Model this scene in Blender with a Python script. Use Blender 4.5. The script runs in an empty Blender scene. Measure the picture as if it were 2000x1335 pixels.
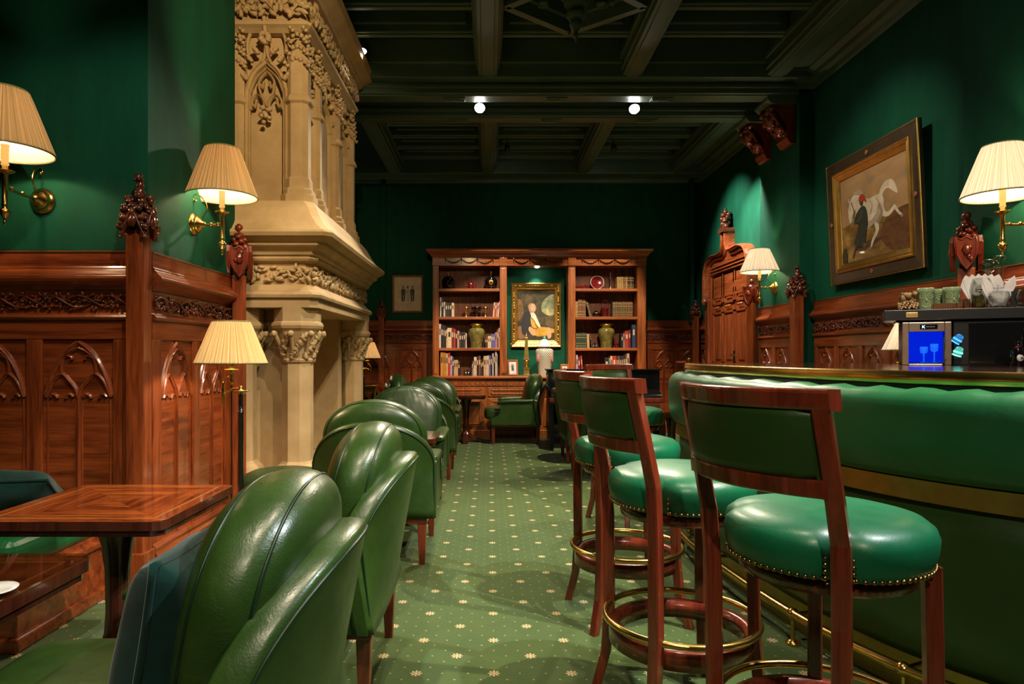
import bpy, math, random
from mathutils import Vector, Matrix
PI = math.pi
R = math.radians
C = bpy.context.scene.collection
sc = bpy.context.scene
F, XV, YH, EYE = 1310.0, 957.0, 693.0, 1.2


def PX(px, Y):
    return (px - XV) * Y / F


def PZ(py, Y):
    return EYE + (YH - py) * Y / F


# ------------------------------------------------------------------ mesh builder
class MB:
    def __init__(s):
        s.v = []; s.f = []; s.m = []; s.s = []

    def add(s, vs, fs, m=0, sm=False):
        o = len(s.v)
        s.v += [tuple(p) for p in vs]
        for f in fs:
            s.f.append(tuple(i + o for i in f)); s.m.append(m); s.s.append(sm)
        return s

    def box(s, x0, x1, y0, y1, z0, z1, m=0):
        vs = [(x0, y0, z0), (x1, y0, z0), (x1, y1, z0), (x0, y1, z0), (x0, y0, z1), (x1, y0, z1), (x1, y1, z1), (x0, y1, z1)]
        return s.add(vs, [(0, 3, 2, 1), (4, 5, 6, 7), (0, 1, 5, 4), (1, 2, 6, 5), (2, 3, 7, 6), (3, 0, 4, 7)], m)

    def prism(s, poly, a0, a1, axis='z', m=0, sm=False):
        def P(p, a):
            if axis == 'z': return (p[0], p[1], a)
            if axis == 'y': return (p[0], a, p[1])
            return (a, p[0], p[1])
        n = len(poly)
        vs = [P(p, a0) for p in poly] + [P(p, a1) for p in poly]
        s.add(vs, [tuple(range(n - 1, -1, -1)), tuple(range(n, 2 * n))], m)
        s.add(vs, [(i, (i + 1) % n, n + (i + 1) % n, n + i) for i in range(n)], m, sm)
        return s

    def loft(s, rings, m=0, sm=True, caps=True, closed=True, loop=False):
        n = len(rings[0]); k = len(rings)
        vs = [p for r in rings for p in r]
        fs = []
        for i in range(k if loop else k - 1):
            a, b = i * n, ((i + 1) % k) * n
            for j in range(n if closed else n - 1):
                j2 = (j + 1) % n
                fs.append((a + j, a + j2, b + j2, b + j))
        s.add(vs, fs, m, sm)
        if caps and not loop and closed:
            s.add(rings[0], [tuple(range(n - 1, -1, -1))], m)
            s.add(rings[-1], [tuple(range(n))], m)
        return s

    def lathe(s, prof, n=24, c=(0, 0, 0), m=0, rip=None, sm=True, caps=True):
        rings = []
        for (r, z) in prof:
            ring = []
            for i in range(n):
                a = 2 * PI * i / n
                rr = r + (rip(a, z) if rip else 0)
                ring.append((c[0] + rr * math.cos(a), c[1] + rr * math.sin(a), c[2] + z))
            rings.append(ring)
        return s.loft(rings, m, sm, caps)

    def tube(s, pts, r, n=8, m=0, closed=False, sm=True, caps=True):
        pts = [Vector(p) for p in pts]
        k = len(pts)
        rings = []
        prev = None
        for i, p in enumerate(pts):
            if closed:
                t = pts[(i + 1) % k] - pts[i - 1]
            else:
                t = pts[min(i + 1, k - 1)] - pts[max(i - 1, 0)]
            t.normalize()
            if prev is None:
                a = Vector((0, 0, 1)) if abs(t.z) < .9 else Vector((1, 0, 0))
                u = t.cross(a).normalized()
            else:
                u = (prev - t * prev.dot(t)).normalized()
            prev = u
            w = t.cross(u)
            rr = r[i] if isinstance(r, (list, tuple)) else r
            rings.append([p + (u * math.cos(2 * PI * j / n) + w * math.sin(2 * PI * j / n)) * rr for j in range(n)])
        return s.loft(rings, m, sm, caps, True, closed)

    def beam(s, pts, w, h, out, m=0, sm=False):
        """square-section bar through pts; out = horizontal direction of its depth"""
        rings = []
        for i, p in enumerate(pts):
            ww = w[i] if isinstance(w, (list, tuple)) else w
            hh = h[i] if isinstance(h, (list, tuple)) else h
            o = Vector(out[i] if isinstance(out, list) else out).normalized()
            t = Vector((-o.y, o.x, 0))
            p = Vector(p)
            rings.append([p - t * ww - o * hh, p + t * ww - o * hh, p + t * ww + o * hh, p - t * ww + o * hh])
        return s.loft(rings, m, sm)

    def ball(s, c, r, nu=10, nv=6, m=0, rot=None, nz=0, seed=0, sm=True):
        if not isinstance(r, (tuple, list)): r = (r, r, r)
        rd = random.Random(seed)
        vs = []
        for j in range(1, nv):
            ph = PI * j / nv
            for i in range(nu):
                a = 2 * PI * i / nu
                q = Vector((math.sin(ph) * math.cos(a), math.sin(ph) * math.sin(a), math.cos(ph)))
                if nz: q *= 1 + nz * (rd.random() - .5)
                vs.append(q)
        vs += [Vector((0, 0, 1)), Vector((0, 0, -1))]
        T = []
        for q in vs:
            q = Vector((q.x * r[0], q.y * r[1], q.z * r[2]))
            if rot is not None: q = rot @ q
            T.append((q.x + c[0], q.y + c[1], q.z + c[2]))
        fs = []
        for j in range(nv - 2):
            for i in range(nu):
                i2 = (i + 1) % nu
                fs.append((j * nu + i, (j + 1) * nu + i, (j + 1) * nu + i2, j * nu + i2))
        top, bot = len(T) - 2, len(T) - 1
        for i in range(nu):
            i2 = (i + 1) % nu
            fs.append((top, i, i2)); fs.append((bot, (nv - 2) * nu + i2, (nv - 2) * nu + i))
        return s.add(T, fs, m, sm)

    def xf(s, M, start=0):
        for i in range(start, len(s.v)):
            s.v[i] = tuple(M @ Vector(s.v[i]))
        return s

    def build(s, name, mats, parent=None, bevel=0, seg=2, sub=0, loc=None):
        me = bpy.data.meshes.new(name)
        me.from_pydata(s.v, [], s.f)
        if not isinstance(mats, (list, tuple)): mats = [mats]
        for m in mats: me.materials.append(m)
        me.polygons.foreach_set('material_index', s.m)
        me.polygons.foreach_set('use_smooth', s.s)
        me.update()
        o = bpy.data.objects.new(name, me)
        C.objects.link(o)
        if parent: o.parent = parent
        if loc: o.location = loc
        if bevel:
            b = o.modifiers.new('bevel', 'BEVEL'); b.width = bevel; b.segments = seg
            b.limit_method = 'ANGLE'; b.angle_limit = R(40)
        if sub:
            b = o.modifiers.new('sub', 'SUBSURF'); b.levels = sub; b.render_levels = sub
        return o


def thing(name, label, cat, loc=(0, 0, 0), rz=0, group=None, kind=None):
    o = bpy.data.objects.new(name, None)
    C.objects.link(o)
    o.location = loc; o.rotation_euler = (0, 0, rz); o.empty_display_size = .1
    tag(o, label, cat, group, kind)
    return o


def tag(o, label=None, cat=None, group=None, kind=None):
    if label: o['label'] = label
    if cat: o['category'] = cat
    if group: o['group'] = group
    if kind: o['kind'] = kind
    return o


def copy_tree(o, parent=None):
    c = o.copy(); C.objects.link(c); c.parent = parent
    for ch in list(o.children): copy_tree(ch, c)
    return c


# ------------------------------------------------------------------ materials
class NT:
    def __init__(s, name):
        s.m = bpy.data.materials.new(name); s.m.use_nodes = True
        s.t = s.m.node_tree; s.b = s.t.nodes['Principled BSDF']; s.out = s.t.nodes['Material Output']

    def n(s, typ, **kw):
        nd = s.t.nodes.new(typ)
        for k, v in kw.items(): setattr(nd, k, v)
        return nd

    def l(s, a, b): s.t.links.new(a, b)

    def put(s, v, sock):
        if isinstance(v, (int, float, tuple)):
            sock.default_value = v
        else: s.l(v, sock)

    def M(s, op, a, b=0.0, c=None):
        nd = s.n('ShaderNodeMath', operation=op)
        s.put(a, nd.inputs[0]); s.put(b, nd.inputs[1])
        if c is not None: s.put(c, nd.inputs[2])
        return nd.outputs[0]

    def coord(s, sx=1, sy=1, sz=1, rot=(0, 0, 0)):
        tc = s.n('ShaderNodeTexCoord'); mp = s.n('ShaderNodeMapping')
        mp.inputs['Scale'].default_value = (sx, sy, sz); mp.inputs['Rotation'].default_value = rot
        s.l(tc.outputs['Object'], mp.inputs['Vector'])
        return mp.outputs[0]

    def noise(s, vec, scale=5, detail=4, rough=.5, dist=0):
        nd = s.n('ShaderNodeTexNoise')
        s.l(vec, nd.inputs['Vector']); nd.inputs['Scale'].default_value = scale
        nd.inputs['Detail'].default_value = detail; nd.inputs['Roughness'].default_value = rough
        nd.inputs['Distortion'].default_value = dist
        return nd.outputs['Fac']

    def ramp(s, fac, stops):
        nd = s.n('ShaderNodeValToRGB'); s.l(fac, nd.inputs[0])
        el = nd.color_ramp.elements
        while len(el) < len(stops): el.new(.5)
        for e, (p, c) in zip(el, stops):
            e.position = p; e.color = (*c, 1) if len(c) == 3 else c
        return nd.outputs[0]

    def mix(s, f, a, b, mode='MIX'):
        nd = s.n('ShaderNodeMix', data_type='RGBA', blend_type=mode)
        s.put(f, nd.inputs[0])
        s.put((*a, 1) if isinstance(a, tuple) else a, nd.inputs[6])
        s.put((*b, 1) if isinstance(b, tuple) else b, nd.inputs[7])
        return nd.outputs[2]

    def bump(s, h, strength=.3, dist=.01):
        nd = s.n('ShaderNodeBump'); nd.inputs['Strength'].default_value = strength
        nd.inputs['Distance'].default_value = dist
        s.l(h, nd.inputs['Height']); s.l(nd.outputs[0], s.b.inputs['Normal'])

    def set(s, **kw):
        for k, v in kw.items():
            k = {'color': 'Base Color', 'rough': 'Roughness', 'metal': 'Metallic', 'coat': 'Coat Weight', 'croug': 'Coat Roughness',
                 'spec': 'Specular IOR Level', 'trans': 'Transmission Weight', 'ior': 'IOR', 'sheen': 'Sheen Weight',
                 'ecol': 'Emission Color', 'estr': 'Emission Strength', 'alpha': 'Alpha'}[k]
            if isinstance(v, tuple) and len(v) == 3: v = (*v, 1)
            s.put(v, s.b.inputs[k])
        return s.m


def flat(name, col, rough=.5, **kw):
    n = NT(name)
    v = n.coord()
    c = n.ramp(n.noise(v, 14, 3), [(.3, tuple(x * .85 for x in col)), (.7, tuple(min(1, x * 1.12) for x in col))])
    return n.set(color=c, rough=rough, **kw)


def wood(name, axis, c1, c2, rough=.28, coat=.5, bump=.12, k=1.0, lo=.37, hi=.63):
    n = NT(name)
    s = {'x': (.7, 9, 9), 'y': (9, .7, 9), 'z': (9, 9, .7)}[axis]
    v = n.coord(*[q * k for q in s])
    a = n.noise(v, 2.2, 7, .62, .8)
    s2 = {'x': (3, 60, 60), 'y': (60, 3, 60), 'z': (60, 60, 3)}[axis]
    b = n.noise(n.coord(*[q * k for q in s2]), 2, 3, .6)
    f = n.M('ADD', n.M('MULTIPLY', a, .7), n.M('MULTIPLY', b, .3))
    c = n.ramp(f, [(lo, c1), (.5, tuple((p + q) / 2 for p, q in zip(c1, c2))), (hi, c2)])
    n.bump(f, bump, .003)
    return n.set(color=c, rough=rough, coat=coat, croug=.12)


def leather(name, c1, c2, rough=.33, coat=.25, wr=.25):
    n = NT(name)
    v = n.coord()
    big = n.noise(v, 3.5, 4, .6)
    c = n.ramp(big, [(.3, c1), (.7, c2)])
    vo = n.n('ShaderNodeTexVoronoi'); n.l(v, vo.inputs['Vector']); vo.inputs['Scale'].default_value = 230
    w = n.noise(v, 16, 5, .6, .6)
    h = n.M('ADD', n.M('MULTIPLY', vo.outputs['Distance'], .12), w)
    n.bump(h, wr, .008)
    rr = n.M('ADD', n.M('MULTIPLY', n.noise(v, 22, 4), .22), rough - .1)
    return n.set(color=c, rough=rr, coat=coat, croug=.25)


MAH = wood('mahogany_v', 'z', (.10, .019, .006), (.33, .072, .017))
MAHX = wood('mahogany_h', 'x', (.10, .019, .006), (.33, .072, .017))
MAHL = wood('bookcase_v', 'z', (.20, .050, .012), (.46, .135, .032), .35)
MAHLX = wood('bookcase_h', 'x', (.20, .050, .012), (.46, .135, .032), .35)
MAHB = wood('bookcase_back', 'z', (.10, .028, .012), (.26, .08, .03), .5, .1)
CARVE = wood('carved_wood', 'x', (.045, .010, .005), (.16, .036, .014), .26, .6)
STW = wood('stool_wood', 'z', (.09, .013, .006), (.23, .036, .014), .26, .6)
TABX = wood('table_veneer_x', 'x', (.10, .014, .004), (.46, .115, .022), .07, 1.0, .02, 1.6, .42, .60)
TABY = wood('table_veneer_y', 'y', (.07, .010, .003), (.36, .080, .016), .07, 1.0, .02, 1.6, .42, .60)
TABD = wood('table_dark', 'z', (.035, .008, .005), (.10, .022, .011), .15, .8)
INLAY = wood('inlay', 'x', (.55, .24, .07), (.7, .34, .11), .1, 1.0, .02)
LEA = leather('chair_leather', (.011, .036, .005), (.030, .070, .010), .36)
LEAD = leather('chair_leather_dark', (.009, .032, .009), (.018, .055, .013), .38)
LEAS = leather('seat_leather', (.002, .105, .042), (.006, .150, .062), .40, .12, .12)
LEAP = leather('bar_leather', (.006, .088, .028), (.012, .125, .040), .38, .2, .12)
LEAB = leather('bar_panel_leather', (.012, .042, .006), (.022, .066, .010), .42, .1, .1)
BRASS = flat('brass', (.78, .50, .14), .22, metal=1.0)
BRASSD = flat('old_brass', (.52, .35, .10), .34, metal=1.0)
GILT = flat('gilt', (.70, .42, .10), .33, metal=1.0)
NAIL = flat('nail_brass', (.42, .24, .09), .3, metal=1.0)
CHROME = flat('steel', (.6, .6, .6), .2, metal=1.0)
BLACK = flat('black_gloss', (.006, .006, .007), .12, coat=.6)
BLACKM = flat('black_matt', (.010, .010, .011), .35)
PIPE = flat('piping_dark', (.006, .022, .008), .4)


def mk_glass(name, tint, k=.9):
    n = NT(name); t = n.t
    tr = n.n('ShaderNodeBsdfTransparent'); gl = n.n('ShaderNodeBsdfGlossy'); mx = n.n('ShaderNodeMixShader'); fr = n.n('ShaderNodeLayerWeight')
    tr.inputs[0].default_value = (*tint, 1); gl.inputs[1].default_value = .03; fr.inputs[0].default_value = .35
    n.l(n.M('ADD', n.M('MULTIPLY', n.M('POWER', fr.outputs['Facing'], 1.2), k), .05), mx.inputs[0])
    n.l(tr.outputs[0], mx.inputs[1]); n.l(gl.outputs[0], mx.inputs[2]); n.l(mx.outputs[0], n.out.inputs[0])
    return n.m


GLASS = mk_glass('glass', (.93, .95, .94))


def mk_wall():
    n = NT('green_wall_fabric')
    v = n.coord()
    a = n.noise(n.coord(3, 3, .8), 2.5, 5, .6)
    c = n.ramp(a, [(.3, (.0006, .052, .026)), (.7, (.0012, .074, .037))])
    weave = n.noise(n.coord(1, 1, 6), 260, 2)
    n.bump(n.M('ADD', weave, n.M('MULTIPLY', n.noise(n.coord(40, 40, 2), 3, 2), 1.2)), .3, .003)
    return n.set(color=c, rough=.75, spec=.2)


WALL = mk_wall()


def mk_ceiling():
    n = NT('ceiling_paint')
    c = n.ramp(n.noise(n.coord(), 3, 4), [(.3, (.060, .115, .090)), (.7, (.085, .150, .112))])
    return n.set(color=c, rough=.45)


CEIL = mk_ceiling()
CEILD = flat('ceiling_panel_paint', (.020, .045, .042), .6)


def mk_stone():
    n = NT('carved_stone')
    v = n.coord()
    a = n.noise(v, 5, 6, .6)
    c = n.ramp(a, [(.25, (.42, .29, .145)), (.75, (.58, .43, .24))])
    n.bump(n.noise(v, 60, 5, .7), .12, .004)
    return n.set(color=c, rough=.7, spec=.3)


STONE = mk_stone()


def mk_carpet():
    n = NT('carpet_pile')
    tc = n.n('ShaderNodeTexCoord'); sp = n.n('ShaderNodeSeparateXYZ'); n.l(tc.outputs['Object'], sp.inputs[0])
    x, y = sp.outputs[0], sp.outputs[1]

    def cell(p, ox, oy):
        fx = n.M('MULTIPLY', n.M('SUBTRACT', n.M('FRACT', n.M('ADD', n.M('DIVIDE', n.M('SUBTRACT', x, ox), p), 100.5)), .5), p)
        fy = n.M('MULTIPLY', n.M('SUBTRACT', n.M('FRACT', n.M('ADD', n.M('DIVIDE', n.M('SUBTRACT', y, oy), p), 100.5)), .5), p)
        return fx, fy, n.M('SQRT', n.M('ADD', n.M('MULTIPLY', fx, fx), n.M('MULTIPLY', fy, fy)))
    P = .2935
    ox, oy = .015, 2.531
    masks = []; holes = []
    for k in (0, 1):
        fx, fy, d = cell(P, ox + k * P / 2, oy + k * P / 2)
        ang = n.M('ARCTAN2', fy, fx)
        rad = n.M('ADD', n.M('MULTIPLY', n.M('COSINE', n.M('MULTIPLY', ang, 8)), .0055), .0185)
        masks.append(n.M('LESS_THAN', d, rad))
        ring = n.M('LESS_THAN', n.M('ABSOLUTE', n.M('SUBTRACT', d, .0085)), .0022)
        spoke = n.M('MULTIPLY', n.M('GREATER_THAN', n.M('COSINE', n.M('MULTIPLY', n.M('ADD', ang, .39), 8)), .75), n.M('GREATER_THAN', d, .009))
        holes.append(n.M('MAXIMUM', ring, spoke))
    flower = n.M('MAXIMUM', masks[0], masks[1])
    hole = n.M('MAXIMUM', n.M('MULTIPLY', masks[0], holes[0]), n.M('MULTIPLY', masks[1], holes[1]))
    q = P / 3
    d1 = cell(q, ox, oy)[2]; d2 = cell(q, ox + q / 2, oy + q / 2)[2]
    dots = n.M('LESS_THAN', n.M('MINIMUM', d1, d2), .0042)
    v = n.coord()
    g = n.ramp(n.noise(v, 7, 6, .65), [(.3, (.046, .082, .018)), (.7, (.072, .118, .028))])
    fine = n.noise(v, 420, 2)
    g = n.mix(.5, g, n.ramp(fine, [(.3, (.032, .064, .018)), (.7, (.098, .160, .050))]))
    col = n.mix(n.M('MULTIPLY', dots, .8), g, (.40, .36, .16))
    col = n.mix(flower, col, (.62, .50, .27))
    col = n.mix(n.M('MULTIPLY', hole, .75), col, (.22, .11, .05))
    n.bump(n.M('ADD', fine, n.noise(v, 60, 3)), .5, .004)
    return n.set(color=col, rough=.95, spec=.1, sheen=.15)


CARPET = mk_carpet()


def mk_shade(name, col, tr, em):
    n = NT(name)
    t = n.t
    d = n.n('ShaderNodeBsdfDiffuse'); tl = n.n('ShaderNodeBsdfTranslucent'); mx = n.n('ShaderNodeMixShader'); ad = n.n('ShaderNodeAddShader')
    e = n.n('ShaderNodeEmission')
    tc = n.n('ShaderNodeTexCoord'); sp = n.n('ShaderNodeSeparateXYZ'); n.l(tc.outputs['Object'], sp.inputs[0])
    ang = n.M('ARCTAN2', sp.outputs[1], sp.outputs[0])
    st = n.n('ShaderNodeTexNoise', noise_dimensions='1D'); n.l(n.M('MULTIPLY', ang, 22), st.inputs['W']); st.inputs['Scale'].default_value = 1
    st.inputs['Detail'].default_value = 2
    c = n.ramp(st.outputs['Fac'], [(.3, tuple(q * .5 for q in col)), (.65, col)])
    n.l(c, d.inputs[0]); n.l(c, tl.inputs[0]); n.l(c, e.inputs[0])
    e.inputs[1].default_value = em; mx.inputs[0].default_value = tr
    n.l(d.outputs[0], mx.inputs[1]); n.l(tl.outputs[0], mx.inputs[2])
    n.l(mx.outputs[0], ad.inputs[0]); n.l(e.outputs[0], ad.inputs[1]); n.l(ad.outputs[0], n.out.inputs[0])
    return n.m


SHADE = mk_shade('pleated_silk_tan', (.74, .49, .22), .22, .05)
SHADEW = mk_shade('pleated_silk_white', (.95, .84, .66), .45, .30)
SHADEF = mk_shade('pleated_silk_cream', (.88, .66, .33), .38, .16)
LINING = flat('shade_lining', (.9, .82, .76), .8)
CANDLE = NT('candle_tube').set(color=(.85, .55, .2), rough=.5, ecol=(1, .55, .15), estr=.5)
TRIMG = flat('shade_trim', (.22, .20, .07), .5)


def emit(name, col, s):
    return NT(name).set(color=(.02, .02, .02), ecol=col, estr=s)


EMW = emit('spot_lens', (1, .93, .8), 60)
EMB = emit('spot_lens_big', (1, .95, .85), 120)
BULB = emit('bulb', (1, .8, .5), 25)


def velvet():
    n = NT('teal_velvet')
    c = n.ramp(n.noise(n.coord(), 9, 4, .6, 1), [(.3, (.0, .014, .011)), (.7, (.001, .034, .027))])
    n.bump(n.noise(n.coord(), 7, 3, .5, .5), .3, .02)
    return n.set(color=c, rough=.85, sheen=.15, spec=.1)


VELVET = velvet()


# ------------------------------------------------------------------ carving helpers (wall-local frame: x along, -y out, z up)
def relief(mb, pts, w, h, y0, m=0):
    rings = []
    k = len(pts)
    for i, (x, z) in enumerate(pts):
        a = pts[max(i - 1, 0)]; b = pts[min(i + 1, k - 1)]
        tx, tz = b[0] - a[0], b[1] - a[1]
        L = math.hypot(tx, tz) or 1
        nx, nz = -tz / L, tx / L
        rings.append([(x + nx * w * q, y0 - h * e, z + nz * w * q) for q, e in ((-1, -.1), (-.75, .5), (-.2, .75), (0, 1), (.2, .75), (.75, .5), (1, -.1))])
    mb.loft(rings, m, False, False, False)


def cr(pts, k=5, closed=False):
    """Catmull-Rom through points"""
    n = len(pts); out = []
    P = [Vector(p) for p in pts]
    rng = range(n if closed else n - 1)
    for i in rng:
        p0 = P[(i - 1) % n] if (closed or i > 0) else P[0] * 2 - P[1]
        p1 = P[i]; p2 = P[(i + 1) % n]
        p3 = P[(i + 2) % n] if (closed or i + 2 < n) else P[-1] * 2 - P[-2]
        for j in range(k):
            t = j / k
            out.append(tuple(.5 * ((2 * p1) + (p2 - p0) * t + (2 * p0 - 5 * p1 + 4 * p2 - p3) * t * t + (3 * p1 - p0 - 3 * p2 + p3) * t ** 3)))
    if not closed: out.append(tuple(P[-1]))
    return out


def tracery(mb, xc, ztop, hw, zbot, y0, m=0, H=.018):
    def q(pts, w=.012, h=H):
        for sg in (1, -1):
            relief(mb, cr([(xc + sg * u * hw, ztop - v * hw) for u, v in pts], 4), w * hw / .18, h, y0, m)
    q([(-.99, 1.62), (-.86, 1.18), (-.62, .66), (-.33, .27), (0, .02)], .017)
    q([(-.97, 1.66), (-.76, 1.2), (-.5, .97), (-.27, 1.18), (-.08, 1.42), (0, 1.7)], .013)
    q([(-.5, .97), (-.5, .68), (-.42, .46), (-.22, .30), (0, .2)], .011)
    q([(-.84, 1.66), (-.76, 1.58), (-.66, 1.62), (-.62, 1.70)], .011)
    q([(-.14, 1.66), (-.24, 1.58), (-.34, 1.62), (-.38, 1.70)], .011)
    q([(-.42, .50), (-.33, .44), (-.22, .47), (-.19, .55)], .010)
    q([(-.93, 1.6), (-.93, 2.0), (-.93, (ztop - zbot) / hw)], .006, .007)
    q([(-.09, 1.7), (-.09, 2.0), (-.09, (ztop - zbot) / hw)], .006, .007)
    relief(mb, [(xc, ztop - 1.6 * hw), (xc, zbot)], .013 * hw / .18, .016, y0, m)


def vine(mb, x0, x1, zc, h, y0, seed=1, m=0, r=1.0):
    rd = random.Random(seed)
    n = max(8, int((x1 - x0) * 60))
    ln = .30 * r
    for ph in (0, PI):
        pts = []
        for i in range(n + 1):
            x = x0 + (x1 - x0) * i / n
            pts.append((x, y0 - .012 - .008 * math.sin(2 * PI * x / ln + ph * .5), zc + .32 * h * math.sin(2 * PI * x / ln + ph)))
        mb.tube(pts, .006 * r, 6, m)
    k = int((x1 - x0) / .030)
    for i in range(k):
        x = x0 + (i + .5) * (x1 - x0) / k + rd.uniform(-.008, .008)
        for j in range(3):
            z = zc + (j - 1) * .30 * h + rd.uniform(-.1, .1) * h
            if (i + j) % 2:
                rot = Matrix.Rotation(rd.uniform(0, PI), 3, 'Y') @ Matrix.Rotation(rd.uniform(-.5, .5), 3, 'X')
                mb.ball((x, y0 - .010, z), (.020 * r, .009, .008 * r), 6, 5, m, rot, .3, i * 7 + j)
            else:
                for e in range(2):
                    mb.ball((x + rd.uniform(-.012, .012), y0 - .012, z + rd.uniform(-.01, .01)), .0075 * r, 6, 4, m)


def leafband(mb, x0, x1, z0, z1, y0, seed=1, m=0, dens=300):
    """acanthus-like carving filling a band"""
    rd = random.Random(seed)
    h = z1 - z0
    k = max(2, int((x1 - x0) / (h * 1.1)))
    for i in range(k):
        xc = x0 + (i + .5) * (x1 - x0) / k
        sg = 1 if i % 2 else -1
        pts = [(xc + h * .5 * (t - .5) * 2, y0 - .012, (z0 + z1) / 2 + sg * h * .28 * math.sin(PI * t * 1.4)) for t in [q / 7 for q in range(8)]]
        mb.tube(pts, h * .05, 6, m)
        for j in range(15):
            t = j / 14
            x = xc + h * (t - .5) * 1.05; z = (z0 + z1) / 2 + rd.uniform(-.36, .36) * h
            rot = Matrix.Rotation(rd.uniform(0, PI), 3, 'Y')
            mb.ball((x, y0 - .006 - .006 * (j % 2), z), (h * .20, .018, h * .095), 8, 5, m, rot, .5, i * 31 + j)
        mb.ball((xc, y0 - .010, (z0 + z1) / 2 + sg * h * .2), h * .1, 8, 6, m)


WAINSCOT_N = [0]
TOPZ = 1.738


def wainscot(L, loc, rz, centers, pw, label, seed=1, door_cut=None, side=None):
    WAINSCOT_N[0] += 1
    o = thing('trim_%d' % WAINSCOT_N[0], label, 'wall panelling', loc, rz, kind='structure')
    mb = MB()
    prof = [(0, 0), (.045, 0), (.045, .15), (.035, .17), (.038, .19), (.022, .205), (.020, .21)]
    base = [(.045, 0), (.045, .15), (.035, .17), (.038, .19), (.022, .21), (.0, .21), (.0, 0)]
    mb.prism([(-d, z) for d, z in base], 0, L, 'x')
    top = [(0, 1.375), (.022, 1.378), (.034, 1.384), (.040, 1.395), (.030, 1.408), (.014, 1.414), (.010, 1.42), (.010, 1.532), (.016, 1.538),
           (.024, 1.548), (.036, 1.560), (.062, 1.580), (.068, 1.592), (.066, 1.606), (.052, 1.618), (.040, 1.634), (.030, 1.642), (.030, 1.652),
           (.020, 1.658), (.020, 1.728), (.026, 1.732), (.026, 1.738), (0, 1.738)]
    mb.prism([(-d, z) for d, z in top], 0, L, 'x')
    mb.box(0, L, -.020, -.001, 1.282, 1.377)
    mb.box(0, L, -.004, .0, .2, 1.30)
    mb.build('rail_moulding', MAHX, o, .002, 1)
    st = MB()
    ed = []
    centers = sorted(centers)
    for c in centers: ed += [c - pw / 2, c + pw / 2]
    xs = [0] + ed + [L]
    for i in range(0, len(xs), 2):
        if xs[i + 1] > xs[i] + .004:
            st.box(xs[i], xs[i + 1], -.020, -.002, .2, 1.282)
    st.build('stile', MAH, o, .006, 2)
    fr = MB(); vine(fr, .01, L - .01, 1.476, .095, -.010, seed)
    fr.build('carved_frieze', CARVE, o)
    for c in centers:
        p = MB(); tracery(p, 0, 1.272, pw / 2 - .008, .21, -.003)
        p.build('tracery_panel', MAH, o, loc=(c, 0, 0))
    return o


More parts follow.
